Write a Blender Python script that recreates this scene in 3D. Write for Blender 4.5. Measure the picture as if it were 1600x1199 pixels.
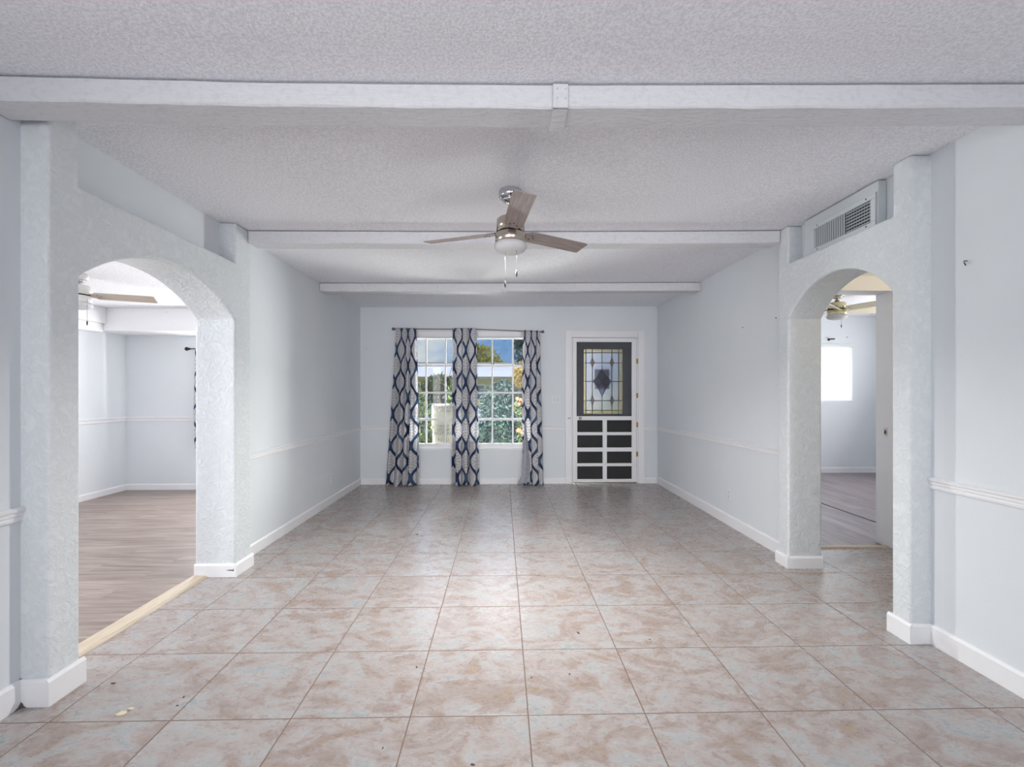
import bpy, bmesh, math, random
from mathutils import Vector, Matrix, noise as mnoise
from math import pi, sin, cos, radians as R
random.seed(7)
for o in list(bpy.data.objects): bpy.data.objects.remove(o)
S = bpy.context.scene
C = S.collection

# ------------------------------------------------------------------ camera, sky, sun, area lights, exposure
cd = bpy.data.cameras.new('camera'); cam = bpy.data.objects.new('camera', cd); C.objects.link(cam)
cam.location = (0, 0, 1.257); cam.rotation_euler = (R(90), 0, -0.0219)
cd.sensor_width = 36; cd.lens = 721.54 / 1600 * 36; cd.shift_y = 13.78 / 1600
cd.clip_start = 0.05; cd.clip_end = 400
S.camera = cam
S.view_settings.view_transform = 'Standard'; S.view_settings.look = 'None'
S.view_settings.exposure = 0.72; S.view_settings.gamma = 1; S.view_settings.use_curve_mapping = False

W = bpy.data.worlds.new('sky'); S.world = W; W.use_nodes = True
nt = W.node_tree; nt.nodes.clear()
def N(t, typ, **k):
    n = t.nodes.new(typ)
    for a, b in k.items(): setattr(n, a, b)
    return n
wo = N(nt, 'ShaderNodeOutputWorld'); bg = N(nt, 'ShaderNodeBackground'); nt.links.new(bg.outputs[0], wo.inputs[0])
tc = N(nt, 'ShaderNodeTexCoord'); sep = N(nt, 'ShaderNodeSeparateXYZ'); nt.links.new(tc.outputs['Generated'], sep.inputs[0])
mp = N(nt, 'ShaderNodeMapping'); mp.inputs['Scale'].default_value = (1, 1, 2.2); mp.inputs['Location'].default_value = (0.55, 0.1, 0.3)
nt.links.new(tc.outputs['Generated'], mp.inputs[0])
nz = N(nt, 'ShaderNodeTexNoise'); nz.inputs['Scale'].default_value = 4.5; nz.inputs['Detail'].default_value = 6
nt.links.new(mp.outputs[0], nz.inputs['Vector'])
cr = N(nt, 'ShaderNodeValToRGB'); e = cr.color_ramp.elements
e[0].position = 0.44; e[0].color = (0.24, 0.44, 0.80, 1); e[1].position = 0.60; e[1].color = (0.84, 0.88, 0.94, 1)
nt.links.new(nz.outputs[0], cr.inputs[0]); nt.links.new(cr.outputs[0], bg.inputs[0])
mr = N(nt, 'ShaderNodeMapRange'); mr.inputs['From Min'].default_value = 0.15; mr.inputs['From Max'].default_value = 0.40
mr.inputs['To Min'].default_value = 0.0; mr.inputs['To Max'].default_value = 1.0
nt.links.new(sep.outputs[2], mr.inputs[0])
# sky brightness added above the view, street side, to light floor and room
my = N(nt, 'ShaderNodeMapRange'); my.inputs['From Min'].default_value = 0.1; my.inputs['From Max'].default_value = 0.6; nt.links.new(sep.outputs[1], my.inputs[0])
mu = N(nt, 'ShaderNodeMath', operation='MULTIPLY'); nt.links.new(mr.outputs[0], mu.inputs[0]); nt.links.new(my.outputs[0], mu.inputs[1])
ma = N(nt, 'ShaderNodeMath', operation='MULTIPLY_ADD'); nt.links.new(mu.outputs[0], ma.inputs[0]); ma.inputs[1].default_value = 1.8; ma.inputs[2].default_value = 0.50
nt.links.new(ma.outputs[0], bg.inputs[1])

def light(name, typ, loc, rot, energy, color=(1, 1, 1), size=None, **k):
    l = bpy.data.lights.new(name, typ); o = bpy.data.objects.new(name, l); C.objects.link(o)
    o.location = loc; o.rotation_euler = [R(a) for a in rot]; l.energy = energy; l.color = color
    if size:
        l.shape = 'RECTANGLE'; l.size, l.size_y = size
    for a, b in k.items(): setattr(l, a, b)
    return o
light('sun', 'SUN', (0, -5, 10), (42, 0, -25), 1.3, (1, 0.95, 0.86), angle=R(1.5))
# daylight at an assumed, unseen left window; rear fill lamps added behind the camera
light('daylight_assumed_left_window', 'AREA', (-2.02, -1.3, 1.35), (0, -90, 0), 21, (1, .985, 0.955), (1.5, 2.2))
light('rear_fill_wide', 'AREA', (0.1, -3.46, 1.15), (116, 0, 0), 12, (1, .985, 0.95), (3.2, 2.0))  # added wide fill, tilted up towards the ceiling
light('rear_fill_narrow', 'AREA', (1.86, -3.44, 1.15), (91, 0, 10), 4.5, (1, .99, 0.96), (.45, 1.9), spread=R(50))  # added narrow fill aimed at the far wall
light('rear_fill_narrow', 'AREA', (-1.25, -3.44, 1.15), (91, 0, -7), 6.5, (1, .99, 0.96), (.6, 1.9), spread=R(50))  # second added far-wall fill, left of centre
def aim(o, p):
    o.rotation_euler = (Vector(p) - o.location).to_track_quat('-Z', 'Y').to_euler(); return o
# unseen fill panels added outside the front window: above, below and either side
CW = (1, 0.99, 0.955)
aim(light('front_fill_high', 'AREA', (-.44, 7.05, 2.45), (0, 0, 0), 30, CW, (1.9, .5)), (-.44, 3.2, .2))
aim(light('front_fill_low', 'AREA', (-.44, 7.2, .10), (0, 0, 0), 150, CW, (1.9, .7)), (-.44, 4.2, 2.4))
aim(light('front_fill_left', 'AREA', (-1.75, 7.0, 1.45), (0, 0, 0), 260, CW, (.5, 1.5)), (2.15, 4.6, 1.5))
aim(light('front_fill_right', 'AREA', (.88, 7.25, 1.3), (0, 0, 0), 150, CW, (.5, 1.5)), (-1.93, 4.2, 1.3))
light('daylight_left_room_window', 'AREA', (-3.1, 6.04, 1.35), (-90, 0, 0), 31, (1, 0.98, .945), (1.2, 1.1))
light('left_room_fill', 'AREA', (-4.80, 1.6, 1.35), (0, -114, 16), 44, (1, 0.99, .97), (1.1, 1.6))  # unseen fill, added to reach the right wall through the left arch
light('daylight_right_room_window', 'AREA', (4.9, 7.16, 1.56), (-90, 0, 0), 5, (1, 0.98, .95), (1.1, 0.86))
light('right_room_fill', 'AREA', (5.90, 5.2, 1.4), (0, 112, 0), 30, (1, 0.98, .94), (1.1, 1.2))  # unseen side fill added to lift the right room

# ------------------------------------------------------------------ materials
def lin(r, g, b):
    f = lambda c: c / 255 / 12.92 if c / 255 <= 0.04045 else ((c / 255 + 0.055) / 1.055) ** 2.4
    return (f(r), f(g), f(b), 1)
def mat(name, col=None, rough=0.6, metal=0.0, **k):
    m = bpy.data.materials.new(name); m.use_nodes = True
    b = m.node_tree.nodes['Principled BSDF']
    if col: b.inputs['Base Color'].default_value = lin(*col)
    b.inputs['Roughness'].default_value = rough; b.inputs['Metallic'].default_value = metal
    for a, v in k.items(): b.inputs[a.replace('_', ' ')].default_value = v
    m.diffuse_color = lin(*col) if col else (0.8, 0.8, 0.8, 1)
    return m, m.node_tree, b
def ramp(t, fac, stops):
    r = N(t, 'ShaderNodeValToRGB'); els = r.color_ramp.elements
    while len(els) < len(stops): els.new(0.5)
    for el, (p, c) in zip(els, stops):
        el.position = p; el.color = lin(*c) if max(c) > 1 else (c[0], c[1], c[2], 1)
    t.links.new(fac, r.inputs[0]); return r.outputs[0]
def tex(t, vec, scale, detail=4, rough=0.5, dist=0.0):
    n = N(t, 'ShaderNodeTexNoise'); n.inputs['Scale'].default_value = scale; n.inputs['Detail'].default_value = detail
    n.inputs['Roughness'].default_value = rough; n.inputs['Distortion'].default_value = dist
    if vec: t.links.new(vec, n.inputs['Vector'])
    return n.outputs[0]
def mapping(t, vec, scale=(1, 1, 1), rot=(0, 0, 0), loc=(0, 0, 0)):
    m = N(t, 'ShaderNodeMapping'); t.links.new(vec, m.inputs[0])
    m.inputs['Scale'].default_value = scale; m.inputs['Rotation'].default_value = rot; m.inputs['Location'].default_value = loc
    return m.outputs[0]
def objc(t): return N(t, 'ShaderNodeTexCoord').outputs['Object']
def math_(t, op, a, b=None):
    n = N(t, 'ShaderNodeMath', operation=op)
    for i, v in enumerate((a, b)):
        if v is None: continue
        if isinstance(v, (int, float)): n.inputs[i].default_value = v
        else: t.links.new(v, n.inputs[i])
    return n.outputs[0]
def mixc(t, f, a, b, mode='MIX'):
    n = N(t, 'ShaderNodeMix', data_type='RGBA', blend_type=mode)
    for s, v in ((n.inputs[0], f), (n.inputs[6], a), (n.inputs[7], b)):
        if isinstance(v, (int, float)): s.default_value = v
        elif isinstance(v, tuple): s.default_value = v
        else: t.links.new(v, s)
    return n.outputs[2]
def bump(t, b, h, strength=0.3, dist=0.01):
    n = N(t, 'ShaderNodeBump'); n.inputs['Strength'].default_value = strength; n.inputs['Distance'].default_value = dist
    t.links.new(h, n.inputs['Height']); t.links.new(n.outputs[0], b.inputs['Normal']); return n

WALL = (226, 231, 234)
def wall_mat():
    m, t, b = mat('pale_blue_grey_paint', WALL, 0.75)
    v = objc(t); n = tex(t, v, 1.3, 3); t.links.new(ramp(t, n, [(0.3, (221, 226, 231)), (0.7, (226, 230, 235))]), b.inputs['Base Color'])
    bump(t, b, tex(t, v, 60, 3), 0.12, 0.003); return m
def stucco_mat():
    m, t, b = mat('pale_blue_grey_stucco', WALL, 0.7)
    v = objc(t); n = tex(t, v, 22, 5, 0.6, 1.2)
    t.links.new(ramp(t, n, [(0.40, (219, 224, 228)), (0.62, (226, 230, 234))]), b.inputs['Base Color'])
    h = ramp(t, n, [(0.42, (0, 0, 0)), (0.60, (1, 1, 1))])
    bump(t, b, h, 0.5, 0.006); return m
def ceil_mat():
    m, t, b = mat('popcorn_ceiling', (213, 211, 216), 0.9)
    v = objc(t); n = tex(t, v, 95, 3, 0.7)
    t.links.new(ramp(t, n, [(0.36, (224, 224, 231)), (0.60, (247, 247, 253))]), b.inputs['Base Color'])
    h = ramp(t, n, [(0.36, (0, 0, 0)), (0.66, (1, 1, 1))]); bump(t, b, h, 0.32, 0.008); return m
def beam_mat():
    m, t, b = mat('hewn_white_paint', (222, 220, 225), 0.6)
    v = objc(t); h = tex(t, mapping(t, v, (1, 3, 3), (0, 0, 0.5)), 9, 4, 0.6, 2.0); bump(t, b, h, 0.5, 0.012)
    n = tex(t, v, 40, 3); t.links.new(ramp(t, n, [(0.3, (208, 208, 213)), (0.5, (216, 216, 221))]), b.inputs['Base Color']); return m
T0, TX, TY = 0.4572, 0.1026, 1.7953
def tile_mat():
    m, t, b = mat('stone_look_tile', (190, 178, 172), 0.3)
    v = objc(t); s = N(t, 'ShaderNodeSeparateXYZ'); t.links.new(v, s.inputs[0])
    ux = math_(t, 'DIVIDE', math_(t, 'SUBTRACT', s.outputs[0], TX), T0); uy = math_(t, 'DIVIDE', math_(t, 'SUBTRACT', s.outputs[1], TY), T0)
    def edge(u):
        f = math_(t, 'FRACT', u); return math_(t, 'MINIMUM', f, math_(t, 'SUBTRACT', 1.0, f))
    ed = math_(t, 'MINIMUM', edge(ux), edge(uy))
    cx = N(t, 'ShaderNodeCombineXYZ'); t.links.new(math_(t, 'FLOOR', ux), cx.inputs[0]); t.links.new(math_(t, 'FLOOR', uy), cx.inputs[1])
    wn = N(t, 'ShaderNodeTexWhiteNoise', noise_dimensions='2D'); t.links.new(cx.outputs[0], wn.inputs['Vector'])
    sc = N(t, 'ShaderNodeVectorMath', operation='SCALE'); t.links.new(wn.outputs['Color'], sc.inputs[0]); sc.inputs['Scale'].default_value = 37
    ad = N(t, 'ShaderNodeVectorMath', operation='ADD'); t.links.new(v, ad.inputs[0]); t.links.new(sc.outputs[0], ad.inputs[1])
    tv = ad.outputs[0]
    n1 = tex(t, mapping(t, tv, (1, 1.5, 1), (0, 0, 0.35)), 4.2, 9, 0.66, 1.6)
    n2 = tex(t, mapping(t, tv, (1, 2.0, 1), (0, 0, -0.3), (3, 9, 0)), 5.5, 8, 0.68, 1.8)
    n3 = tex(t, mapping(t, tv, (1, 1.6, 1), (0, 0, 0.3), (8, 1, 4)), 26, 6, 0.7, 1.0)
    base = ramp(t, n1, [(0.28, (152, 163, 167)), (0.41, (176, 176, 177)), (0.50, (175, 167, 165)), (0.59, (160, 147, 142)), (0.72, (166, 147, 126))])
    veins = ramp(t, n2, [(0.36, (1, 1, 1)), (0.46, (0.90, 0.88, 0.87)), (0.53, (1, 1, 1)), (0.62, (0.86, 0.80, 0.77)), (0.70, (1.0, 1.0, 1.0))])
    c1 = mixc(t, 1.0, base, veins, 'MULTIPLY')
    fine = ramp(t, n3, [(0.30, (0.86, 0.83, 0.82)), (0.50, (1, 1, 1)), (0.60, (1, 1, 1)), (0.74, (0.92, 0.90, 0.89))])
    c2 = mixc(t, 1.0, c1, fine, 'MULTIPLY')
    g = math_(t, 'LESS_THAN', ed, 0.0052)
    c3 = mixc(t, g, c2, lin(118, 98, 88))
    t.links.new(c3, b.inputs['Base Color'])
    rr = N(t, 'ShaderNodeMapRange'); t.links.new(n3, rr.inputs[0]); rr.inputs['To Min'].default_value = 0.20; rr.inputs['To Max'].default_value = 0.36
    t.links.new(mixc(t, g, rr.outputs[0], (0.8, 0.8, 0.8, 1)), b.inputs['Roughness'])
    hh = N(t, 'ShaderNodeMapRange'); t.links.new(ed, hh.inputs[0]); hh.inputs['From Max'].default_value = 0.012
    h2 = math_(t, 'ADD', hh.outputs[0], math_(t, 'MULTIPLY', n3, 0.25))
    bump(t, b, h2, 0.35, 0.003); return m
def plank_mat(name, along_x, cols):
    m, t, b = mat(name, cols[1], 0.38)
    v = objc(t)
    if not along_x: v = mapping(t, v, (1, 1, 1), (0, 0, pi / 2))
    br = N(t, 'ShaderNodeTexBrick'); t.links.new(v, br.inputs['Vector']); br.offset = 0.37
    br.inputs['Scale'].default_value = 1; br.inputs['Brick Width'].default_value = 1.22; br.inputs['Row Height'].default_value = 0.15
    br.inputs['Mortar Size'].default_value = 0.0015; br.inputs['Color1'].default_value = (0, 0, 0, 1); br.inputs['Color2'].default_value = (1, 1, 1, 1)
    br.inputs['Mortar'].default_value = (0.5, 0.5, 0.5, 1)
    off = N(t, 'ShaderNodeVectorMath', operation='ADD'); t.links.new(v, off.inputs[0])
    k = N(t, 'ShaderNodeVectorMath', operation='SCALE'); t.links.new(br.outputs['Color'], k.inputs[0]); k.inputs['Scale'].default_value = 9; t.links.new(k.outputs[0], off.inputs[1])
    g = tex(t, mapping(t, off.outputs[0], (1.0, 13, 1)), 2.2, 6, 0.6, 0.5)
    c = ramp(t, g, [(0.32, cols[0]), (0.5, cols[1]), (0.66, cols[2])])
    c = mixc(t, 0.18, c, br.outputs['Color'], 'SOFT_LIGHT')
    c = mixc(t, br.outputs['Fac'], c, lin(120, 108, 104)); t.links.new(c, b.inputs['Base Color'])
    bump(t, b, g, 0.1, 0.002); return m
def trim_mat():
    m, t, b = mat('white_trim_paint', (228, 228, 232), 0.42)
    n = tex(t, objc(t), 14, 6, 0.7); t.links.new(ramp(t, n, [(0.24, (205, 203, 203)), (0.34, (238, 238, 241))]), b.inputs['Base Color']); return m
def wood_strip_mat():
    m, t, b = mat('light_maple_wood', (214, 192, 165), 0.5)
    g = tex(t, mapping(t, objc(t), (12, 1, 1)), 6, 5); t.links.new(ramp(t, g, [(0.3, (190, 172, 150)), (0.6, (208, 194, 174))]), b.inputs['Base Color']); return m
def blade_mat(name, a, c):
    m, t, b = mat(name, a, 0.5)
    g = tex(t, mapping(t, objc(t), (1.2, 16, 4)), 5, 5, 0.6, 0.4); t.links.new(ramp(t, g, [(0.32, a), (0.66, c)]), b.inputs['Base Color']); return m
def glass_mat():
    m = bpy.data.materials.new('window_glass'); m.use_nodes = True; t = m.node_tree; t.nodes.clear()
    o = N(t, 'ShaderNodeOutputMaterial'); mx = N(t, 'ShaderNodeMixShader'); tr = N(t, 'ShaderNodeBsdfTransparent'); gl = N(t, 'ShaderNodeBsdfGlossy')
    tr.inputs[0].default_value = (0.95, 0.97, 0.96, 1); gl.inputs['Roughness'].default_value = 0.02
    fr = N(t, 'ShaderNodeFresnel'); t.links.new(fr.outputs[0], mx.inputs[0]); t.links.new(tr.outputs[0], mx.inputs[1]); t.links.new(gl.outputs[0], mx.inputs[2])
    t.links.new(mx.outputs[0], o.inputs[0]); return m
def screen_mat():
    m = bpy.data.materials.new('insect_screen_mesh'); m.use_nodes = True; t = m.node_tree; t.nodes.clear()
    o = N(t, 'ShaderNodeOutputMaterial'); mx = N(t, 'ShaderNodeMixShader'); tr = N(t, 'ShaderNodeBsdfTransparent'); d = N(t, 'ShaderNodeBsdfDiffuse')
    d.inputs[0].default_value = lin(104, 106, 112); mx.inputs[0].default_value = 0.30
    t.links.new(tr.outputs[0], mx.inputs[1]); t.links.new(d.outputs[0], mx.inputs[2]); t.links.new(mx.outputs[0], o.inputs[0]); return m
def cathedral_mat(name, col, rough=0.12, sc=70):
    m = bpy.data.materials.new(name); m.use_nodes = True; t = m.node_tree; t.nodes.clear()
    o = N(t, 'ShaderNodeOutputMaterial'); rf = N(t, 'ShaderNodeBsdfRefraction'); rf.inputs['Color'].default_value = col
    rf.inputs['Roughness'].default_value = rough; rf.inputs['IOR'].default_value = 1.25
    bp = N(t, 'ShaderNodeBump'); bp.inputs['Strength'].default_value = 0.55; bp.inputs['Distance'].default_value = 0.012
    t.links.new(tex(t, objc(t), sc, 3, 0.6, 0.8), bp.inputs['Height']); t.links.new(bp.outputs[0], rf.inputs['Normal'])
    tl = N(t, 'ShaderNodeBsdfTranslucent'); tl.inputs[0].default_value = col; mx = N(t, 'ShaderNodeMixShader'); mx.inputs[0].default_value = 0.08
    t.links.new(rf.outputs[0], mx.inputs[1]); t.links.new(tl.outputs[0], mx.inputs[2]); t.links.new(mx.outputs[0], o.inputs[0]); return m
def curtain_mat():
    m = bpy.data.materials.new('ogee_print_curtain_cloth'); m.use_nodes = True; t = m.node_tree; b = t.nodes['Principled BSDF']; b.inputs['Roughness'].default_value = 0.8
    uv = N(t, 'ShaderNodeTexCoord').outputs['UV']; s = N(t, 'ShaderNodeSeparateXYZ'); t.links.new(uv, s.inputs[0])
    PU, PV = 0.30, 0.43
    u = math_(t, 'DIVIDE', s.outputs[0], PU); v = math_(t, 'DIVIDE', s.outputs[1], PV)
    sn = math_(t, 'MULTIPLY', math_(t, 'SINE', math_(t, 'MULTIPLY', v, 2 * pi)), 0.235)
    def band(x):   # distance to the nearest integer
        f = math_(t, 'FRACT', x); return math_(t, 'MINIMUM', f, math_(t, 'SUBTRACT', 1.0, f))
    d = math_(t, 'MINIMUM', band(math_(t, 'SUBTRACT', u, sn)), band(math_(t, 'ADD', math_(t, 'ADD', u, sn), 0.5)))
    n = tex(t, uv, 26, 5, 0.6); n2 = tex(t, uv, 5, 3)
    blue = ramp(t, n2, [(0.36, (40, 46, 82)), (0.5, (58, 76, 116)), (0.64, (88, 118, 150))])
    ground = ramp(t, n, [(0.34, (186, 198, 206)), (0.44, (246, 244, 248)), (0.56, (236, 230, 230)), (0.68, (210, 202, 184))])
    # medallion rings inside each ogee
    wv = N(t, 'ShaderNodeTexWave', wave_type='RINGS', rings_direction='SPHERICAL'); wv.inputs['Scale'].default_value = 3.4; wv.inputs['Distortion'].default_value = 1.4
    cxy = N(t, 'ShaderNodeCombineXYZ')
    fu = math_(t, 'SUBTRACT', math_(t, 'FRACT', math_(t, 'ADD', u, 0.25)), 0.5); fv = math_(t, 'SUBTRACT', math_(t, 'FRACT', math_(t, 'ADD', v, 0.25)), 0.5)
    t.links.new(fu, cxy.inputs[0]); t.links.new(fv, cxy.inputs[1]); t.links.new(cxy.outputs[0], wv.inputs['Vector'])
    ground = mixc(t, math_(t, 'MULTIPLY', math_(t, 'GREATER_THAN', wv.outputs['Fac'], 0.62), 0.38), ground, lin(132, 150, 166))
    w = math_(t, 'LESS_THAN', d, 0.088); w2 = math_(t, 'LESS_THAN', d, 0.118)
    c = mixc(t, w2, ground, lin(222, 222, 226)); c = mixc(t, w, c, blue)
    t.links.new(c, b.inputs['Base Color'])
    o = t.nodes['Material Output']; tl = N(t, 'ShaderNodeBsdfTranslucent'); t.links.new(c, tl.inputs[0])
    mx = N(t, 'ShaderNodeMixShader'); mx.inputs[0].default_value = 0.42
    t.links.new(b.outputs[0], mx.inputs[1]); t.links.new(tl.outputs[0], mx.inputs[2]); t.links.new(mx.outputs[0], o.inputs[0]); return m
def translucent(name, col, f=0.5):
    m, t, b = mat(name, col, 0.5); o = t.nodes['Material Output']
    tl = N(t, 'ShaderNodeBsdfTranslucent'); tl.inputs[0].default_value = lin(*col); mx = N(t, 'ShaderNodeMixShader'); mx.inputs[0].default_value = f
    t.links.new(b.outputs[0], mx.inputs[1]); t.links.new(tl.outputs[0], mx.inputs[2]); t.links.new(mx.outputs[0], o.inputs[0]); return m
def leaf_mat(name, a, c, sc=9):
    m, t, b = mat(name, a, 0.55); n = tex(t, objc(t), sc, 4, 0.6)
    t.links.new(ramp(t, n, [(0.36, a), (0.64, c)]), b.inputs['Base Color']); return m
def noisy(name, a, c, sc=8, rough=0.8, stretch=(1, 1, 1)):
    m, t, b = mat(name, a, rough); n = tex(t, mapping(t, objc(t), stretch), sc, 5, 0.6)
    t.links.new(ramp(t, n, [(0.35, a), (0.65, c)]), b.inputs['Base Color']); return m
M = dict(wall=wall_mat(), stucco=stucco_mat(), ceil=ceil_mat(), beam=beam_mat(), tile=tile_mat(),
    plankL=plank_mat('warm_greige_planks', True, [(118, 103, 96), (144, 129, 121), (164, 150, 142)]),
    plankR=plank_mat('mauve_grey_planks', False, [(118, 108, 110), (142, 131, 134), (160, 150, 152)]),
    trim=trim_mat(), strip=wood_strip_mat(), blade=blade_mat('weathered_oak_blade', (126, 114, 110), (164, 150, 146)),
    bladeL=blade_mat('pale_taupe_blade', (168, 155, 142), (190, 178, 166)), glass=glass_mat(), screen=screen_mat(), curtain=curtain_mat(),
    lining=noisy('grey_curtain_lining', (150, 152, 162), (170, 172, 180), 30),
    nickel=mat('brushed_nickel', (196, 186, 174), 0.24, 1.0)[0], chrome=mat('polished_chrome', (206, 206, 210), 0.1, 1.0)[0],
    dark=mat('dark_bronze_metal', (58, 54, 54), 0.45, 0.8)[0], rod=mat('pewter_rod_metal', (112, 110, 116), 0.35, 0.8)[0],
    bowl=translucent('frosted_opal_glass', (232, 232, 234), 0.35), brass=mat('aged_brass', (176, 140, 92), 0.38, 0.9)[0],
    pbrass=mat('pale_polished_brass', (214, 204, 166), 0.25, 0.85)[0], white=mat('white_plastic', (226, 230, 232), 0.35)[0],
    slot=mat('dark_slot', (52, 54, 58), 0.8)[0], door=noisy('charcoal_door_paint', (98, 100, 105), (110, 112, 117), 5, 0.6),
    chain=mat('blackened_chain', (34, 32, 32), 0.9, 0.0, Specular_IOR_Level=0.1)[0], screenb=mat('black_screen_backing', (40, 40, 42), 0.7)[0],
    grime=mat('dark_grime', (96, 90, 84), 0.9)[0],
    lead=mat('lead_came', (52, 50, 58), 0.5, 0.6)[0], clear=cathedral_mat('hammered_clear_glass', (0.76, 0.78, 0.83, 1)),
    amber=cathedral_mat('pale_amber_border_glass', (0.76, 0.71, 0.58, 1)), rose=cathedral_mat('pink_bevel_glass', (0.9, 0.68, 0.62, 1), 0.05, 25),
    violet=cathedral_mat('slate_blue_glass', (0.48, 0.50, 0.66, 1), 0.15, 30), blind=translucent('white_blind_slat', (240, 242, 244), 0.62),
    cord=mat('white_cord', (232, 232, 232), 0.6)[0], paper=translucent('aged_white_paper', (176, 174, 168), 0.25), ink=mat('faded_ink', (84, 78, 92), 0.8)[0],
    hole=mat('dark_nail_hole', (70, 68, 70), 0.9)[0], vent=mat('painted_vent_metal', (208, 214, 218), 0.5)[0],
    grass=noisy('lawn_grass', (120, 138, 60), (170, 172, 84), 3), asphalt=noisy('asphalt', (110, 110, 112), (130, 130, 132), 20),
    roof=noisy('pale_shingle_roof', (196, 192, 196), (218, 214, 218), 6, 0.9, (1, 6, 6)), roofb=noisy('olive_ridge_shingles', (120, 116, 96), (140, 134, 112), 6),
    house=noisy('beige_stucco_house', (206, 188, 150), (216, 200, 164), 4), bark=noisy('brown_bark', (110, 88, 70), (140, 118, 96), 12),
    leafd=leaf_mat('dark_green_leaves', (38, 50, 28), (80, 92, 50)), leafb=leaf_mat('blue_green_leaves', (28, 44, 42), (58, 80, 74)),
    leafy=leaf_mat('yellow_green_leaves', (118, 112, 34), (192, 184, 78)), leafo=leaf_mat('golden_leaves', (150, 120, 60), (206, 176, 92)),
    red=mat('coral_red_petals', (214, 96, 66), 0.6)[0], carp=mat('silver_blue_car_paint', (196, 204, 220), 0.25, 0.3)[0], carg=mat('dark_car_glass', (70, 84, 110), 0.1)[0],
    tyre=mat('black_tyre', (34, 34, 36), 0.8)[0], crumb=mat('cream_paint_flake', (222, 214, 186), 0.8)[0], dirt=mat('brown_crumb', (84, 70, 58), 0.9)[0])

# ------------------------------------------------------------------ mesh helpers
class MB:
    def __init__(s): s.v = []; s.f = []; s.uv = {}
    def box(s, a, b, mat4=None):
        (x0, y0, z0), (x1, y1, z1) = a, b
        vs = [(x0, y0, z0), (x1, y0, z0), (x1, y1, z0), (x0, y1, z0), (x0, y0, z1), (x1, y0, z1), (x1, y1, z1), (x0, y1, z1)]
        if mat4: vs = [tuple(mat4 @ Vector(p)) for p in vs]
        k = len(s.v); s.v += vs
        s.f += [tuple(k + i for i in q) for q in ((3, 2, 1, 0), (4, 5, 6, 7), (0, 1, 5, 4), (1, 2, 6, 5), (2, 3, 7, 6), (3, 0, 4, 7))]
        return s
    def hexa(s, vs):   # eight corners, bottom loop then top loop
        k = len(s.v); s.v += [tuple(p) for p in vs]
        s.f += [tuple(k + i for i in q) for q in ((3, 2, 1, 0), (4, 5, 6, 7), (0, 1, 5, 4), (1, 2, 6, 5), (2, 3, 7, 6), (3, 0, 4, 7))]
        return s
    def prism(s, pts, axis, a, b):   # polygon extruded along an axis ('x': pts=(y,z); 'y': pts=(x,z); 'z': pts=(x,y))
        k = len(s.v); n = len(pts)
        P = {'x': lambda p, t: (t, p[0], p[1]), 'y': lambda p, t: (p[0], t, p[1]), 'z': lambda p, t: (p[0], p[1], t)}[axis]
        s.v += [P(p, a) for p in pts] + [P(p, b) for p in pts]
        s.f += [tuple(k + i for i in range(n)), tuple(k + n + i for i in reversed(range(n)))]
        s.f += [(k + (i + 1) % n, k + i, k + n + i, k + n + (i + 1) % n) for i in range(n)]
        return s
    def lathe(s, prof, cen, seg=32, axis='z'):
        k = len(s.v); n = len(prof)
        for j in range(seg):
            a = 2 * pi * j / seg
            for r, h in prof:
                p = {'z': (r * cos(a), r * sin(a), h), 'y': (r * cos(a), h, r * sin(a)), 'x': (h, r * cos(a), r * sin(a))}[axis]
                s.v.append((cen[0] + p[0], cen[1] + p[1], cen[2] + p[2]))
        for j in range(seg):
            for i in range(n - 1):
                a, b = k + j * n + i, k + ((j + 1) % seg) * n + i
                s.f.append((a, b, b + 1, a + 1))
        s.f.append(tuple(k + j * n for j in reversed(range(seg)))); s.f.append(tuple(k + j * n + n - 1 for j in range(seg)))
        return s
    def tube(s, pts, r, seg=8):
        pts = [Vector(p) for p in pts]; k = len(s.v)
        for i, p in enumerate(pts):
            d = (pts[min(i + 1, len(pts) - 1)] - pts[max(i - 1, 0)]).normalized()
            u = d.cross(Vector((0, 0, 1)) if abs(d.z) < 0.95 else Vector((1, 0, 0))).normalized(); w = d.cross(u)
            rr = r[i] if isinstance(r, (list, tuple)) else r
            for j in range(seg):
                a = 2 * pi * j / seg; s.v.append(tuple(p + u * rr * cos(a) + w * rr * sin(a)))
        for i in range(len(pts) - 1):
            for j in range(seg):
                a = k + i * seg + j; b = k + i * seg + (j + 1) % seg; s.f.append((a, b, b + seg, a + seg))
        s.f.append(tuple(k + j for j in reversed(range(seg)))); s.f.append(tuple(k + (len(pts) - 1) * seg + j for j in range(seg)))
        return s
    def build(s, name, m, parent=None, smooth=False, bevel=0, loc=None, weld=False):
        me = bpy.data.meshes.new(name); me.from_pydata(s.v, [], s.f); me.materials.append(m)
        bm = bmesh.new(); bm.from_mesh(me)
        if weld: bmesh.ops.remove_doubles(bm, verts=bm.verts, dist=1e-4)
        bmesh.ops.recalc_face_normals(bm, faces=bm.faces); bm.to_mesh(me); bm.free()
        if smooth: me.shade_smooth()
        o = bpy.data.objects.new(name, me); C.objects.link(o)
        if parent: o.parent = parent
        if loc: o.location = loc
        if bevel:
            b = o.modifiers.new('bevel', 'BEVEL'); b.width = bevel; b.segments = 3; b.limit_method = 'ANGLE'; b.angle_limit = R(40)
        return o
def struct(o): o['kind'] = 'structure'; return o
def tag(o, label, cat, group=None, kind=None):
    o['label'] = label; o['category'] = cat
    if group: o['group'] = group
    if kind: o['kind'] = kind
    return o
def thing(name, label, cat, loc=(0, 0, 0), rz=0, group=None):
    o = bpy.data.objects.new(name, None); C.objects.link(o); o.location = loc; o.rotation_euler = (0, 0, rz); o.empty_display_size = 0.1
    return tag(o, label, cat, group)

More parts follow.
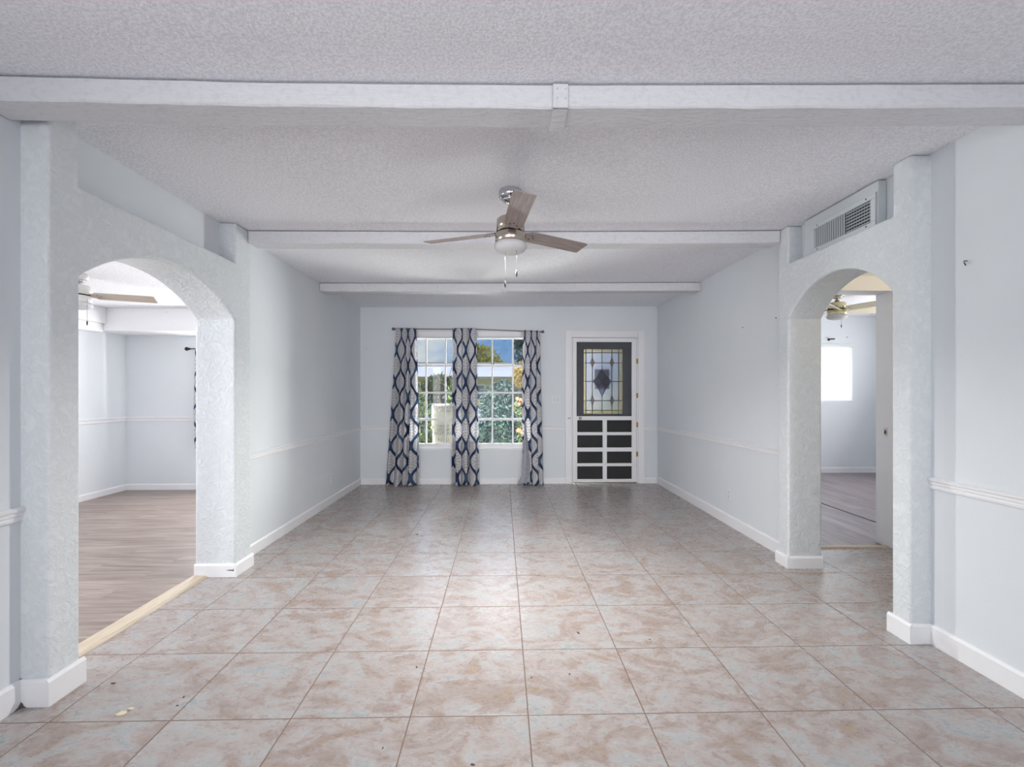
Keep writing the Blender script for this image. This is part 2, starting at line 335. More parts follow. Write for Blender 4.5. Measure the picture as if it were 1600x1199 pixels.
# ------------------------------------------------------------------ shell
XL, XR, YF, YB = -1.93, 2.15, 6.34, -3.5
zc = lambda x: 2.433 + 0.008 * x
def slab(x0, x1, y0, y1, z0f, th):
    m = MB(); m.hexa([(x0, y0, z0f(x0)), (x1, y0, z0f(x1)), (x1, y1, z0f(x1)), (x0, y1, z0f(x0)), (x0, y0, z0f(x0) + th), (x1, y0, z0f(x1) + th), (x1, y1, z0f(x1) + th), (x0, y1, z0f(x0) + th)]); return m
# floors
struct(MB().box((-2.0, YB - .1, -0.1), (3.6, YF + .16, 0)).box((2.3, 2.2, -0.0999), (3.6, 3.6, -0.0001)).build('floor', M['tile'], bevel=0))
struct(MB().box((-4.95, 0.4, -0.1), (-2.0002, 6.2, 0.002)).build('floor', M['plankL']))
struct(MB().box((2.25, 6.5001, -0.1), (6.1, 7.25, 0.002)).box((3.6001, 3.69, -0.1), (6.1, 6.5, 0.002)).box((2.29, 3.69, 0), (3.62, 6.5001, 0.002)).build('floor', M['plankR']))
# ceilings
struct(slab(XL - .13, XR + .13, YB - .1, YF + .35, zc, .12).build('ceiling', M['ceil']))
struct(MB().box((-4.95, 0.4, 2.25), (-2.0601, 6.7, 2.4)).build('ceiling', M['ceil']))
struct(MB().box((2.281, 2.1, 2.44), (6.1, 7.5, 2.56)).build('ceiling', M['ceil']))
# far wall with window and door openings
WX0, WX1, WZ0, WZ1 = -1.313, 0.438, 0.465, 2.104
DX0, DX1, DZ1 = 0.955, 1.880, 2.03
m = MB(); y0, y1, zt = YF, YF + .16, 2.56
m.box((XL - .13, y0, 0), (WX0, y1, zt)); m.box((WX0, y0, 0), (WX1, y1, WZ0)); m.box((WX0, y0, WZ1), (WX1, y1, zt))
m.box((WX1, y0, 0), (DX0, y1, zt)); m.box((DX0, y0, DZ1), (DX1, y1, zt)); m.box((DX1, y0, 0), (XR + .13, y1, zt))
wf = struct(m.build('wall_far', M['wall']))
# left wall: opening filled by the arch wall, assumed side window behind the camera
m = MB(); a, b = XL - .13, XL
m.box((a, YB, 0), (b, -2.45, 2.418)).box((a, -2.45, 0), (b, -0.15, 0.55)).box((a, -2.45, 2.12), (b, -0.15, 2.418)).box((a, -0.15, 0), (b, 1.8951, 2.418))
m.box((a, 1.8951, 2.1452), (b, 3.3899, 2.418)).box((a, 3.3899, 0), (b, YF, 2.418))
struct(m.build('wall_left', M['wall']))
m = MB(); a, b = XR, XR + .13
m.box((a, YB, 0), (b, 2.2681, 2.45)).box((a, 2.2681, 2.1802), (b, 3.3749, 2.45)).box((a, 3.3749, 0), (b, YF + .9, 2.45))
struct(m.build('wall_right', M['wall']))
# rear wall with an assumed glass door opening, out of view
m = MB(); m.box((XL, YB - .1, 0), (-1.55, YB, 2.45)).box((2.12, YB - .1, 0), (XR, YB, 2.45)).box((-1.55, YB - .1, 2.2), (2.12, YB, 2.45))
struct(m.build('wall_rear', M['wall']))
def arch(name, x0, x1, ya, yb, yc, yd, zs, rise, zl, zt):
    hw = (yc - yb) / 2; rr = (hw * hw + rise * rise) / (2 * rise); cy = (yb + yc) / 2; cz = zs + rise - rr
    pts = [(ya, 0), (yb, 0)]
    n = 30
    for i in range(n + 1):
        t = -hw + 2 * hw * i / n; pts.append((cy + t, cz + math.sqrt(rr * rr - t * t)))
    pts += [(yc, 0), (yd, 0), (yd, zt), (yc + .004, zt), (yc + .004, zl), (yb - .004, zl), (yb - .004, zt), (ya, zt)]
    o = MB().prism(pts, 'x', x0, x1).build(name, M['stucco'], bevel=0.014)
    return struct(o)
arch('wall_arch_left', -2.09, -1.82, 1.895, 2.035, 3.193, 3.39, 1.757, .208, 2.145, 2.417)
arch('wall_arch_right', 2.045, 2.29, 2.268, 2.38, 3.255, 3.375, 1.782, .222, 2.18, 2.449)
# left room
m = MB(); m.box((-4.95, 6.05, 0), (-3.75, 6.2, 2.25)).box((-3.75, 6.05, 0), (-2.45, 6.2, .75)).box((-3.75, 6.05, 1.95), (-2.45, 6.2, 2.25)).box((-2.45, 6.05, 0), (-2.061, 6.2, 2.25))
m.box((-4.95, .4, 0), (-4.83, .75, 2.25)).box((-4.95, .75, 0), (-4.83, 2.45, .75)).box((-4.95, .75, 1.95), (-4.83, 2.45, 2.25)).box((-4.95, 2.45, 0), (-4.83, 6.05, 2.25))  # unseen side opening added for the left room fill light
m.box((-4.83, .4, 0), (-2.061, .52, 2.25))
struct(m.build('wall_left_room', M['wall']))
struct(MB().box((-4.829, 5.55, 1.984), (-2.062, 6.049, 2.2499)).build('trim_1', M['trim'], bevel=.004))       # back soffit
struct(MB().box((-4.829, .53, 2.068), (-4.66, 5.5499, 2.2498)).box((-4.829, .53, 1.966), (-4.70, 5.5499, 2.068)).build('trim_2', M['trim'], bevel=.004))
# hall and right room
m = MB(); m.box((2.281, 3.66, 0), (2.36, 3.79, 2.44)).box((3.15, 3.66, 0), (3.6, 3.79, 2.44)).box((2.36, 3.66, 2.09), (3.15, 3.79, 2.44))
m.box((3.6, 2.15, 0), (3.72, 3.79, 2.44)).box((2.281, 2.15, 0), (3.6, 2.267, 2.44))
struct(m.build('wall_hall', M['wall']))
m = MB(); m.box((2.281, 7.10, 0), (4.4, 7.25, 2.44)).box((4.4, 7.10, 0), (5.48, 7.25, 1.11)).box((4.4, 7.10, 2.01), (5.48, 7.25, 2.44)).box((5.48, 7.10, 0), (6.1, 7.25, 2.44))
m.box((5.95, 3.79, 0), (6.1, 4.55, 2.44)).box((5.95, 4.55, 0), (6.1, 5.85, .8)).box((5.95, 4.55, 1.95), (6.1, 5.85, 2.44)).box((5.95, 5.85, 0), (6.1, 7.10, 2.44)).box((3.72, 3.66, 0), (6.1, 3.79, 2.44))
struct(m.build('wall_right_room', M['wall']))
struct(MB().box((-5.2, YB - 1.6, 2.6), (6.4, 6.7, 2.7)).build('roof_deck', M['roof'], bevel=0))

# baseboards (rounded top, mitred runs)
def board(name, runs, h=0.085, t=0.014, side_h=None):
    m = MB()
    for (x0, y0), (x1, y1), (nx, ny), hh in runs:
        prof = [(0, 0), (t, 0), (t, hh - .012), (t * .45, hh), (0, hh)]
        k = len(m.v)
        for (x, y) in ((x0, y0), (x1, y1)):
            for d, z in prof: m.v.append((x + nx * d, y + ny * d, z + .0005))
        n = len(prof); m.f += [tuple(k + i for i in range(n)), tuple(k + n + i for i in range(n))] + [(k + i, k + (i + 1) % n, k + n + (i + 1) % n, k + n + i) for i in range(n)]
    return struct(m.build(name, M['trim']))
board('baseboard_left', [((XL, YB), (XL, 1.895), (1, 0), .108), ((XL, 1.895), (-1.82, 1.895), (0, -1), .108), ((-1.82, 1.881), (-1.82, 2.049), (1, 0), .108), ((-1.82, 2.035), (-1.99, 2.035), (0, 1), .09)])
board('baseboard_left', [((-2.09, 3.193), (-1.82, 3.193), (0, -1), .088), ((-1.82, 3.179), (-1.82, 3.404), (1, 0), .088), ((-1.8205, 3.39), (XL, 3.39), (0, 1), .088), ((XL, 3.39), (XL, YF), (1, 0), .088)])
board('baseboard_right', [((XR, YB), (XR, 2.268), (-1, 0), .10), ((XR, 2.268), (2.045, 2.268), (0, -1), .10), ((2.045, 2.254), (2.045, 2.394), (-1, 0), .10), ((2.045, 2.38), (2.29, 2.38), (0, 1), .10)])
board('baseboard_right', [((2.29, 3.255), (2.045, 3.255), (0, -1), .085), ((2.045, 3.241), (2.045, 3.389), (-1, 0), .085), ((2.045, 3.375), (XR, 3.375), (0, 1), .085), ((XR, 3.375), (XR, YF), (-1, 0), .10)])
board('baseboard_far', [((XL, YF), (0.872, YF), (0, -1), .078), ((1.968, YF), (XR, YF), (0, -1), .078)])
board('baseboard_left_room', [((-4.83, .52), (-4.83, 6.05), (1, 0), .078), ((-4.83, 6.05), (-2.07, 6.05), (0, -1), .078)])
board('baseboard_right_room', [((2.3, 7.10), (5.95, 7.10), (0, -1), .085), ((5.95, 3.79), (5.95, 7.10), (-1, 0), .085)])
# chair rails (moulded profile)
PR = [(0, 0), (.010, .002), (.012, .012), (.007, .018), (.012, .026), (.012, .036), (.020, .042), (.022, .052), (.010, .057), (0, .057)]
def rail(name, runs):
    m = MB()
    for (x0, y0, z0), (x1, y1, z1), (nx, ny) in runs:
        k = len(m.v); n = len(PR)
        for (x, y, z) in ((x0, y0, z0), (x1, y1, z1)):
            for d, h in PR: m.v.append((x + nx * d, y + ny * d, z + h))
        m.f += [tuple(k + i for i in range(n)), tuple(k + n + i for i in range(n))] + [(k + i, k + (i + 1) % n, k + n + (i + 1) % n, k + n + i) for i in range(n)]
    return struct(m.build(name, M['trim']))
rail('trim_3', [((XL, YB, .742), (XL, 1.925, .742), (1, 0))])
rail('trim_4', [((XL, 3.39, .737), (XL, YF, .735), (1, 0))])
rail('trim_5', [((XL, YF, .735), (WX0, YF, .735), (0, -1)), ((WX1, YF, .735), (0.873, YF, .735), (0, -1)), ((1.968, YF, .735), (XR, YF, .735), (0, -1))])
rail('trim_6', [((XR, 3.375, .768), (XR, YF, .735), (-1, 0))])
rail('trim_7', [((XR, YB, .785), (XR, 2.268, .775), (-1, 0))])
rail('trim_8', [((-4.83, .52, .885), (-4.83, 6.05, .885), (1, 0)), ((-4.83, 6.05, .885), (-2.07, 6.05, .885), (0, -1))])
# grime and scuffs that belong to the baseboards
def smudge(name, pts, axis, a, b, par):
    o = MB().prism(pts, axis, a, b).build(name, M['grime'], par); return o
bb_ = bpy.data.objects['baseboard_left']
smudge('grime_stain', [(-1.915, .001), (-1.893, .001), (-1.899, .005), (-1.904, .008), (-1.906, .015), (-1.910, .020), (-1.915, .024)], 'y', 1.8800, 1.8808, bb_)
smudge('grime_stain', [(1.855, .001), (1.88, .001), (1.88, .018), (1.874, .010), (1.866, .005)], 'x', -1.9158, -1.9150, bb_)
bc_ = bpy.data.objects['baseboard_left.001']
smudge('scuff_mark', [(-1.876, .046), (-1.85, .052), (-1.828, .050), (-1.822, .062), (-1.822, .040), (-1.84, .044)], 'y', 3.1782, 3.1788, bc_)
# thresholds
struct(MB().prism([(-2.09, 0), (-1.995, 0), (-1.998, .006), (-2.012, .013), (-2.09, .015)], 'y', 2.036, 3.178).build('trim_9', M['strip']))
struct(MB().prism([(3.66, 0), (3.70, 0), (3.70, .012), (3.672, .012), (3.66, .004)], 'x', 2.37, 3.13).build('trim_10', M['strip']))
# hall door casing
m = MB(); m.box((3.13, 3.63, 0), (3.149, 3.80, 2.07)).box((2.361, 3.63, 0), (2.38, 3.80, 2.07)).box((2.361, 3.63, 2.07), (3.149, 3.80, 2.089))
m.box((3.1401, 3.631, 0), (3.24, 3.659, 2.19)).box((2.29, 3.631, 2.08), (3.24, 3.6595, 2.19)).box((2.29, 3.631, 0), (2.37, 3.659, 2.08))
dc = struct(m.build('door_2', M['trim'], bevel=.003))
MB().box((3.1265, 3.685, .90), (3.131, 3.715, .965)).build('strike_plate', M['nickel'], dc)
MB().box((3.1255, 3.692, .918), (3.1275, 3.708, .946)).build('latch_hole', M['hole'], dc)

# ------------------------------------------------------------------ beams
def beam(label, pts, th, d=.135, y_off=0):
    m = MB(); drop = .09
    n = len(pts)
    rnd = random.Random(int(pts[0][1] * 100))
    sub = []
    for i in range(n - 1):
        for k in range(8):
            f = k / 8; sub.append(tuple(pts[i][j] * (1 - f) + pts[i + 1][j] * f for j in range(2)))
    sub.append(pts[-1])
    k0 = len(m.v)
    for (x, y) in sub:
        w = lambda: rnd.uniform(-.003, .003)
        z1 = zc(x) - .008; z0 = z1 - drop + .005 + w() * .6
        m.v += [(x, y + w() * .4, z1), (x, y + w() * .6, z0 + .006), (x, y + .006 + w() * .4, z0), (x, y + d - .006 + w() * .4, z0), (x, y + d, z0 + .006), (x, y + d, z1)]
    for i in range(len(sub) - 1):
        for j in range(6):
            a = k0 + i * 6 + j; b = k0 + i * 6 + (j + 1) % 6; m.f.append((a, b, b + 6, a + 6))
    m.f.append(tuple(k0 + j for j in range(6))); m.f.append(tuple(k0 + (len(sub) - 1) * 6 + j for j in range(6)))
    return m
def bplate(x0, x1, y, d, par, rivets=True):
    z1 = zc(x0) - .004; z0 = z1 - .098
    m = MB().box((x0, y - .006, z0), (x1, y + .0, z1 - .004)).box((x0, y - .006, z0), (x1, y + d + .006, z0 + .005))
    p = m.build('joint_strap', M['beam'], par, bevel=.002)
    if rivets:
        for sx in (.25, .8):
            for sz in (.18, .55):
                MB().lathe([(.0045, 0), (.0045, -.002), (.002, -.004)], (x0 + (x1 - x0) * sx, y - .006, z1 - .095 * sz - .006), 10, 'y').build('rivet', M['beam'], p, smooth=True)
b1 = thing('ceiling_beam', 'white rough-hewn ceiling beam nearest the camera, strapped at its joint', 'beam', group='ceiling beams')
beam('', [(-1.925, 1.722), (-.9, 1.752), (.22, 1.756)], 0, .135).build('beam_length', M['beam'], b1)
beam('', [(.222, 1.756), (1.2, 1.744), (2.145, 1.728)], 0, .135).build('beam_length', M['beam'], b1)
bplate(.194, .252, 1.75, .137, b1)
b2 = thing('ceiling_beam', 'white rough-hewn ceiling beam just behind the ceiling fan, between the two stucco pilasters', 'beam', group='ceiling beams')
beam('', [(-1.815, 3.345), (-.5, 3.362), (.1, 3.365)], 0).build('beam_length', M['beam'], b2)
beam('', [(.102, 3.365), (1.2, 3.36), (2.04, 3.345)], 0).build('beam_length', M['beam'], b2)
b3 = thing('ceiling_beam', 'white rough-hewn ceiling beam farthest back, nearest the front window wall', 'beam', group='ceiling beams')
beam('', [(-1.925, 4.925), (-1.0, 4.945), (.02, 4.952)], 0).build('beam_length', M['beam'], b3)
beam('', [(.022, 4.952), (1.0, 4.95), (2.145, 4.94)], 0).build('beam_length', M['beam'], b3)
bplate(-.005, .05, 4.945, .137, b3, False)

# ------------------------------------------------------------------ front window (structure) and its sashes
wf_ = thing('window_1', '', ''); del wf_['label']; del wf_['category']; struct(wf_)
fy0, fy1 = YF + .05, YF + .11
m = MB(); m.box((WX0, fy0, WZ1 - .075), (WX1, fy1, WZ1)).box((WX0, fy0, WZ0), (WX1, fy1, WZ0 + .05)).box((WX0, fy0, WZ0 + .05), (WX0 + .04, fy1, WZ1 - .075)).box((WX1 - .04, fy0, WZ0 + .05), (WX1, fy1, WZ1 - .075)).box((-.505, fy0, WZ0 + .05), (-.42, fy1, WZ1 - .075))
m.box((WX0, fy0 - .018, WZ1 - .098), (WX1, fy0 + .02, WZ1 - .082))
m.build('window_frame', M['trim'], wf_, bevel=.004)
MB().box((WX0, YF - .012, WZ0 - .002), (WX1, fy0 + .002, WZ0 + .014)).build('window_sill', M['trim'], wf_, bevel=.004)
MB().box((WX0 + .0001, YF + .001, WZ0 + .014), (WX0 + .006, fy0, WZ1)).box((WX1 - .006, YF + .001, WZ0 + .014), (WX1 - .0001, fy0, WZ1)).box((WX0 + .006, YF + .001, WZ1 - .006), (WX1 - .006, fy0, WZ1 - .0001)).build('jamb_liner', M['trim'], wf_)
for (xa, xb, mv) in ((WX0 + .04, -.505, (-1.047, -.781)), (-.42, WX1 - .04, (-.133, .152))):
    m = MB(); z0, z1 = WZ0 + .05, WZ1 - .075; yy0, yy1 = fy0 + .012, fy0 + .04
    m.box((xa, yy0, z0), (xb, yy1, z0 + .035)).box((xa, yy0, z1 - .03), (xb, yy1, z1)).box((xa, yy0, z0), (xa + .018, yy1, z1)).box((xb - .018, yy0, z0), (xb, yy1, z1))
    for x in mv: m.box((x - .011, yy0 + .003, z0), (x + .011, yy1 - .003, z1))
    for z, h in ((1.623, .016), (1.251, .013), (.883, .016)): m.box((xa, yy0 + .0015, z - h), (xb, yy1 - .0015, z + h))
    sa = m.build('sash', M['trim'], wf_, bevel=.002)
    MB().box(((xa + xb) / 2 - .012, yy0 - .01, z0 + .012), ((xa + xb) / 2 + .012, yy0, z0 + .022)).build('sash_lift', M['nickel'], sa)
    MB().box((xa + .002, fy0 + .024, z0 + .002), (xb - .002, fy0 + .028, z1 - .002)).build('glass_pane', M['glass'], sa)
# notice taped outside the glass
nt_ = thing('paper_notice', 'pale paper notice taped on the outside of the front window, low beside the middle curtain', 'notice', (-.82, YF + .096, .80))
m = MB(); nx, nz_ = 8, 14
for j in range(nz_ + 1):
    for i in range(nx + 1):
        x = -.155 + .31 * i / nx; z = -.30 + .60 * j / nz_; m.v.append((x + .012 * (j / nz_ < .5), .006 + .004 * sin(i * 1.3 + j * .7), z))
for j in range(nz_):
    for i in range(nx): a = j * (nx + 1) + i; m.f.append((a, a + 1, a + nx + 2, a + nx + 1))
pp = m.build('sheet', M['paper'], nt_, smooth=True); so = pp.modifiers.new('thick', 'SOLIDIFY'); so.thickness = .001
def text(s, size, loc, rot, m_, parent, name='lettering', mirror=False, ext=.0004):
    cu = bpy.data.curves.new(name, 'FONT'); cu.body = s; cu.size = size; cu.extrude = ext; cu.align_x = 'CENTER'; cu.align_y = 'CENTER'; cu.resolution_u = 2
    tmp = bpy.data.objects.new(name + '_c', cu); C.objects.link(tmp); bpy.context.view_layer.update()
    me = bpy.data.meshes.new_from_object(tmp.evaluated_get(bpy.context.evaluated_depsgraph_get())); bpy.data.objects.remove(tmp)
    if mirror:
        for v in me.vertices: v.co.x *= -1
    me.materials.clear(); me.materials.append(m_)
    o = bpy.data.objects.new(name, me); C.objects.link(o); o.parent = parent; o.location = loc; o.rotation_euler = rot; return o
for s_, z, sz in (('VORERRTY', .245, .056), ('NOTICE', .195, .056), ('THOAT', -.015, .05), ('NICEES', -.065, .056), ('OACTCHE', -.115, .056), ('LPS 2 P', -.205, .052)):
    text(s_, sz, (.005, -.002, z), (pi / 2, 0, 0), M['ink'], pp, mirror=True)
for x, z in ((-.135, .29), (.12, .29), (-.15, -.03)):
    MB().box((x - .02, .0, z - .014), (x + .02, .004, z + .014)).build('tape', M['amber'] if x < -.14 else M['paper'], nt_)

# ------------------------------------------------------------------ curtains and rod
rd = thing('curtain_rod', 'thin pewter curtain rod with ball finials over the front window, sagging at its right end', 'curtain rod', (-.45, 6.27, 2.1))
def rp(x):   # rod height above its own base
    return .013 if x < -.34 else .013 - (x + .34) * .037
P_ = [(x + .45, 0, rp(x)) for x in (-1.43, -1.0, -.34, 0.0, .25, .52)]
MB().tube(P_, .0065, 10).build('rod_tube', M['rod'], rd, smooth=True)
for x, sgn in ((-1.43, -1), (.52, 1)):
    z = rp(x); pr_ = [(.0085, 0), (.011, .006), (.006, .012), (.010, .018), (.019, .028), (.022, .038), (.017, .050), (.004, .057)]
    MB().lathe([(r, h * sgn) for r, h in pr_], (x + .45, 0, z), 16, 'x').build('finial', M['rod'], rd, smooth=True)
for x in (-1.36, .47):
    MB().tube([(x + .45, .075, rp(x) - .01), (x + .45, .01, rp(x) - .01), (x + .45, 0, rp(x) - .014), (x + .45, -.012, rp(x) + .002)], .005, 8).lathe([(.018, .075), (.018, .069), (.006, .066)], (x + .45, 0, rp(x) - .01), 12, 'y').build('bracket', M['rod'], rd, smooth=True)
def curtain(name, label, top, bot, ztop, zbot, folds, y0=6.262, seed=1, cat='curtain', group=None, uoff=0.0, seg=120, flare=None, mat_=None, amp=(.014, .040)):
    rnd = random.Random(seed); ph = [rnd.uniform(0, 6.28) for _ in range(4)]
    root = thing(name, label, cat, ((bot[0] + bot[1]) / 2, y0, 0), group=group)
    ox = (bot[0] + bot[1]) / 2
    rows = 60; m = MB(); uvs = []
    for j in range(rows + 1):
        v = j / rows; z = ztop(0) if False else None
        g = v ** 1.2
        xs = []
        for i in range(seg + 1):
            s = i / seg
            xa = top[0] * (1 - g) + bot[0] * g; xb = top[1] * (1 - g) + bot[1] * g
            if flare: da, db = flare(v); xa += da; xb += db
            A = amp[0] + (amp[1] - amp[0]) * min(1, v * 1.6)
            sw = s + .035 * sin(2 * pi * s * 1.3 + ph[0]) + .012 * sin(v * 4 + ph[1])
            y = A * sin(2 * pi * folds * sw + ph[2]) + .35 * A * sin(2 * pi * folds * 2.1 * sw + ph[3] + v * 2)
            x = xa + (xb - xa) * s + .5 * A * sin(2 * pi * folds * sw + ph[2] + 1.2) * sin(pi * s) ** .3 + .2 * A * sin(4 * pi * folds * sw + ph[1])
            zt_ = ztop(x); zz = zt_ * (1 - v) + (zbot + .006 * sin(9 * s + ph[0])) * v
            if v > .97: y -= (v - .97) * .8 * (1 + sin(14 * s + ph[1]))
            xs.append((x, y, zz))
        al = 0; row = []
        for i, p in enumerate(xs):
            if i: al += math.hypot(p[0] - xs[i - 1][0], p[1] - xs[i - 1][1])
            row.append(al)
        L0 = row[-1]
        for i, p in enumerate(xs):
            m.v.append((p[0] - ox, p[1], p[2])); uvs.append((row[i] / L0 * .84 + uoff, p[2]))
    n = seg + 1
    for j in range(rows):
        for i in range(seg): a = j * n + i; m.f.append((a, a + 1, a + n + 1, a + n))
    me = bpy.data.meshes.new('curtain_panel'); me.from_pydata(m.v, [], m.f); me.materials.append(mat_ or M['curtain'])
    ul = me.uv_layers.new(name='UVMap')
    for lp in me.loops: ul.data[lp.index].uv = uvs[lp.vertex_index]
    me.shade_smooth(); o = bpy.data.objects.new('curtain_panel', me); C.objects.link(o); o.parent = root
    so = o.modifiers.new('thick', 'SOLIDIFY'); so.thickness = .0015
    return root
WIDTH = {}
zr = lambda x: 2.105 + rp(x) + .008
cg = 'curtains on the front window rod'
curtain('curtain', 'patterned blue ogee curtain at the left end of the front window, widest at its hem', (-1.425, -1.155), (-1.555, -1.115), zr, .008, 4.2, seed=3, group=cg, uoff=.02, flare=lambda v: (-.0 + (.05 if v > .3 and v < .8 else 0) * 0, .02 * sin(pi * v)))
curtain('curtain', 'patterned blue ogee curtain hanging in the middle of the front window', (-.662, -.345), (-.672, -.312), zr, .006, 3.4, seed=11, group=cg, uoff=.20)
rc = curtain('curtain', 'blue ogee curtain at the right end of the front window, grey lining showing below', (.290, .515), (.30, .555), zr, .006, 3.2, seed=23, group=cg, uoff=.13, flare=lambda v: (-.02 * sin(pi * v), .03 * sin(pi * v) * 0))
# turned-out lining of the right curtain, a narrow wedge that widens to the hem
m = MB(); rows, seg = 30, 16
for j in range(rows + 1):
    v = j / rows; z = .86 * (1 - v) + .015 * v
    xa = .305 - .045 * v - (.06 * max(0, v - .85) / .15); xb = .32 + .06 * min(1, v * 1.6)
    for i in range(seg + 1):
        s = i / seg; m.v.append((xa + (xb - xa) * s - .4275, -.052 - .012 * sin(s * pi * 1.5) - .012 * sin(s * 3.0 + v * 2) - max(0, v - .9) * .25 * s, z + (max(0, v - .9) * .35) * s))
for j in range(rows):
    for i in range(seg): a = j * (seg + 1) + i; m.f.append((a, a + 1, a + seg + 2, a + seg + 1))
ln = m.build('curtain_lining', M['lining'], rc, smooth=True); ln.modifiers.new('thick', 'SOLIDIFY').thickness = .0015
ln['label'] = 'plain grey curtain lining'

# ------------------------------------------------------------------ entry door, casing, screen door
dr = struct(thing('door_1', '', '')); del dr['label']; del dr['category']
m = MB(); y0, y1 = YF - .018, YF - .0005
m.box((.873, y0, .10), (.955, y1, 2.105)).box((1.880, y0, .10), (1.966, y1, 2.105)).box((.955, y0, 2.012), (1.880, y1, 2.105))
m.box((.869, y0 - .006, 0), (.957, y1, .115)).box((1.878, y0 - .006, 0), (1.97, y1, .115))
m.build('door_casing', M['trim'], dr, bevel=.004)
MB().box((DX0 + .0005, YF, 0.0), (DX0 + .018, YF + .159, 2.012)).box((DX1 - .018, YF, 0.0), (DX1 - .0005, YF + .159, 2.012)).box((DX0 + .018, YF, 2.012), (DX1 - .018, YF + .159, 2.0295)).build('door_jamb', M['trim'], dr)
MB().box((DX0 + .018, YF - .01, 0.0), (DX1 - .018, YF + .159, .012)).build('door_sill', M['nickel'], dr)
lx0, lx1, lz0, lz1 = 1.143, 1.690, .954, 1.860
m = MB(); ya, yb = YF + .10, YF + .145
m.box((.974, ya, .013), (lx0, yb, 2.01)).box((lx1, ya, .013), (1.861, yb, 2.01)).box((lx0, ya, .013), (lx1, yb, lz0)).box((lx0, ya, lz1), (lx1, yb, 2.01))
for (px, pz) in ((1.02, .10), (1.45, .10), (1.02, .50), (1.45, .50)):
    pass
m.build('door_leaf', M['door'], dr)
m = MB(); w = .02; m.box((lx0 - w, ya - .008, lz0 - w), (lx1 + w, ya - .0002, lz0)).box((lx0 - w, ya - .008, lz1), (lx1 + w, ya - .0002, lz1 + w)).box((lx0 - w, ya - .008, lz0), (lx0, ya - .0002, lz1)).box((lx1, ya - .008, lz0), (lx1 + w, ya - .0002, lz1))
m.build('lite_moulding', M['door'], dr, bevel=.003)
sg = thing('stained_glass_lite', '', ''); sg.parent = dr; del sg['label']; del sg['category']
gy0, gy1 = ya + .018, ya + .021
LV = (1.178, 1.269, 1.406, 1.544, 1.640); LH = (1.812, 1.671, 1.411, 1.140, 1.004)
MB().box((LV[0], gy0, LH[4]), (LV[4], gy1, LH[0])).build('clear_glass', M['clear'], sg)
MB().box((lx0, gy0, lz0), (LV[0], gy1, lz1)).box((LV[4], gy0, lz0), (lx1, gy1, lz1)).box((LV[0], gy0, lz0), (LV[4], gy1, LH[4])).box((LV[0], gy0, LH[0]), (LV[4], gy1, lz1)).build('border_glass', M['amber'], sg)
m = MB(); cy_ = gy0 - .004
def came(p, q, r=.0055): m.tube([(p[0], cy_, p[1]), (q[0], cy_, q[1])], r, 6)
for x in (LV[0], LV[4], LV[1], LV[3]): came((x, lz0), (x, lz1), .006)
came((LV[2], lz1), (LV[2], 1.581)); came((LV[2], 1.206), (LV[2], lz0))
for z in (LH[0], LH[4], LH[1], LH[3]): came((lx0, z), (lx1, z), .0055)
came((lx0, LH[2]), (1.28, LH[2])); came((1.53, LH[2]), (lx1, LH[2]))
cxx = 1.406
dm = [(cxx, 1.581), (1.345, 1.475), (1.278, 1.411), (1.345, 1.335), (cxx, 1.206), (1.470, 1.335), (1.534, 1.411), (1.470, 1.475), (cxx, 1.581)]
for p, q in zip(dm, dm[1:]): came(p, q, .0065)
came((1.345, 1.475), (1.470, 1.335), .006); came((1.470, 1.475), (1.345, 1.335), .006)
for x in (LV[1], LV[3]):
    for z in (LH[1] + .005, LH[3] + .005):
        d4 = [(x, z + .066), (x - .026, z), (x, z - .066), (x + .026, z), (x, z + .066)]
        for p, q in zip(d4, d4[1:]): came(p, q, .005)
m.build('lead_came', M['lead'], sg)
for x in (LV[1], LV[3]):
    for z in (LH[1] + .005, LH[3] + .005):
        MB().prism([(x, z + .066), (x - .026, z), (x, z - .066), (x + .026, z)], 'y', gy0 - .003, gy0 - .0005).build('diamond_bevel', M['rose'], sg)
MB().prism(dm[:-1], 'y', gy0 - .003, gy0 - .0005).build('centre_diamond', M['violet'], sg)
MB().box((1.298, yb + .002, 1.304), (1.514, yb + .006, 1.582)).build('posted_card', mat('slate_card', (150, 154, 186), 0.7)[0], sg)
# screen door: a thing in front of the entry door
sd = thing('screen_door', 'white wooden screen door with eight small lower panels, in front of the stained glass entry door', 'door', (1.4185, YF + .012, 0))
ox = 1.4185
LX0, LX1, LZ0, LZ1 = .976 - ox, 1.859 - ox, .016, 2.008
PX = (1.029 - ox, 1.794 - ox); rowsz = [(.708, .872), (.495, .666), (.279, .440), (.059, .238)]; cols = [(1.038 - ox, 1.390 - ox), (1.448 - ox, 1.798 - ox)]
m = MB(); t0, t1 = -.014, .014
m.box((LX0, t0, LZ0), (PX[0], t1, LZ1)).box((PX[1], t0, LZ0), (LX1, t1, LZ1)).box((PX[0], t0, 1.952), (PX[1], t1, LZ1)).box((PX[0], t0, .872), (PX[1], t1, .927)).box((PX[0], t0, LZ0), (PX[1], t1, .059))
m.build('door_frame', M['trim'], sd, bevel=.003)
m = MB()
for za, zb in ((.666, .708), (.440, .495), (.238, .279)): m.box((PX[0] - .012, t0 - .006, za), (PX[1] + .012, t0 + .018, zb))
m.box((1.390 - ox, t0 - .004, .059), (1.448 - ox, t0 + .02, .872)); m.box((PX[0], t0 - .002, .059), (1.038 - ox, t0 + .018, .872))
m.build('lattice', M['trim'], sd, bevel=.002)
MB().box((PX[0], .002, .927), (PX[1], .0035, 1.952)).build('upper_screen', M['screen'], sd)['label'] = 'tall dark insect screen panel'
for (xa, xb) in cols:
    for (za, zb) in rowsz:
        MB().box((xa, .006, za), (xb, .0075, zb)).build('lower_screen', M['screenb'], sd)
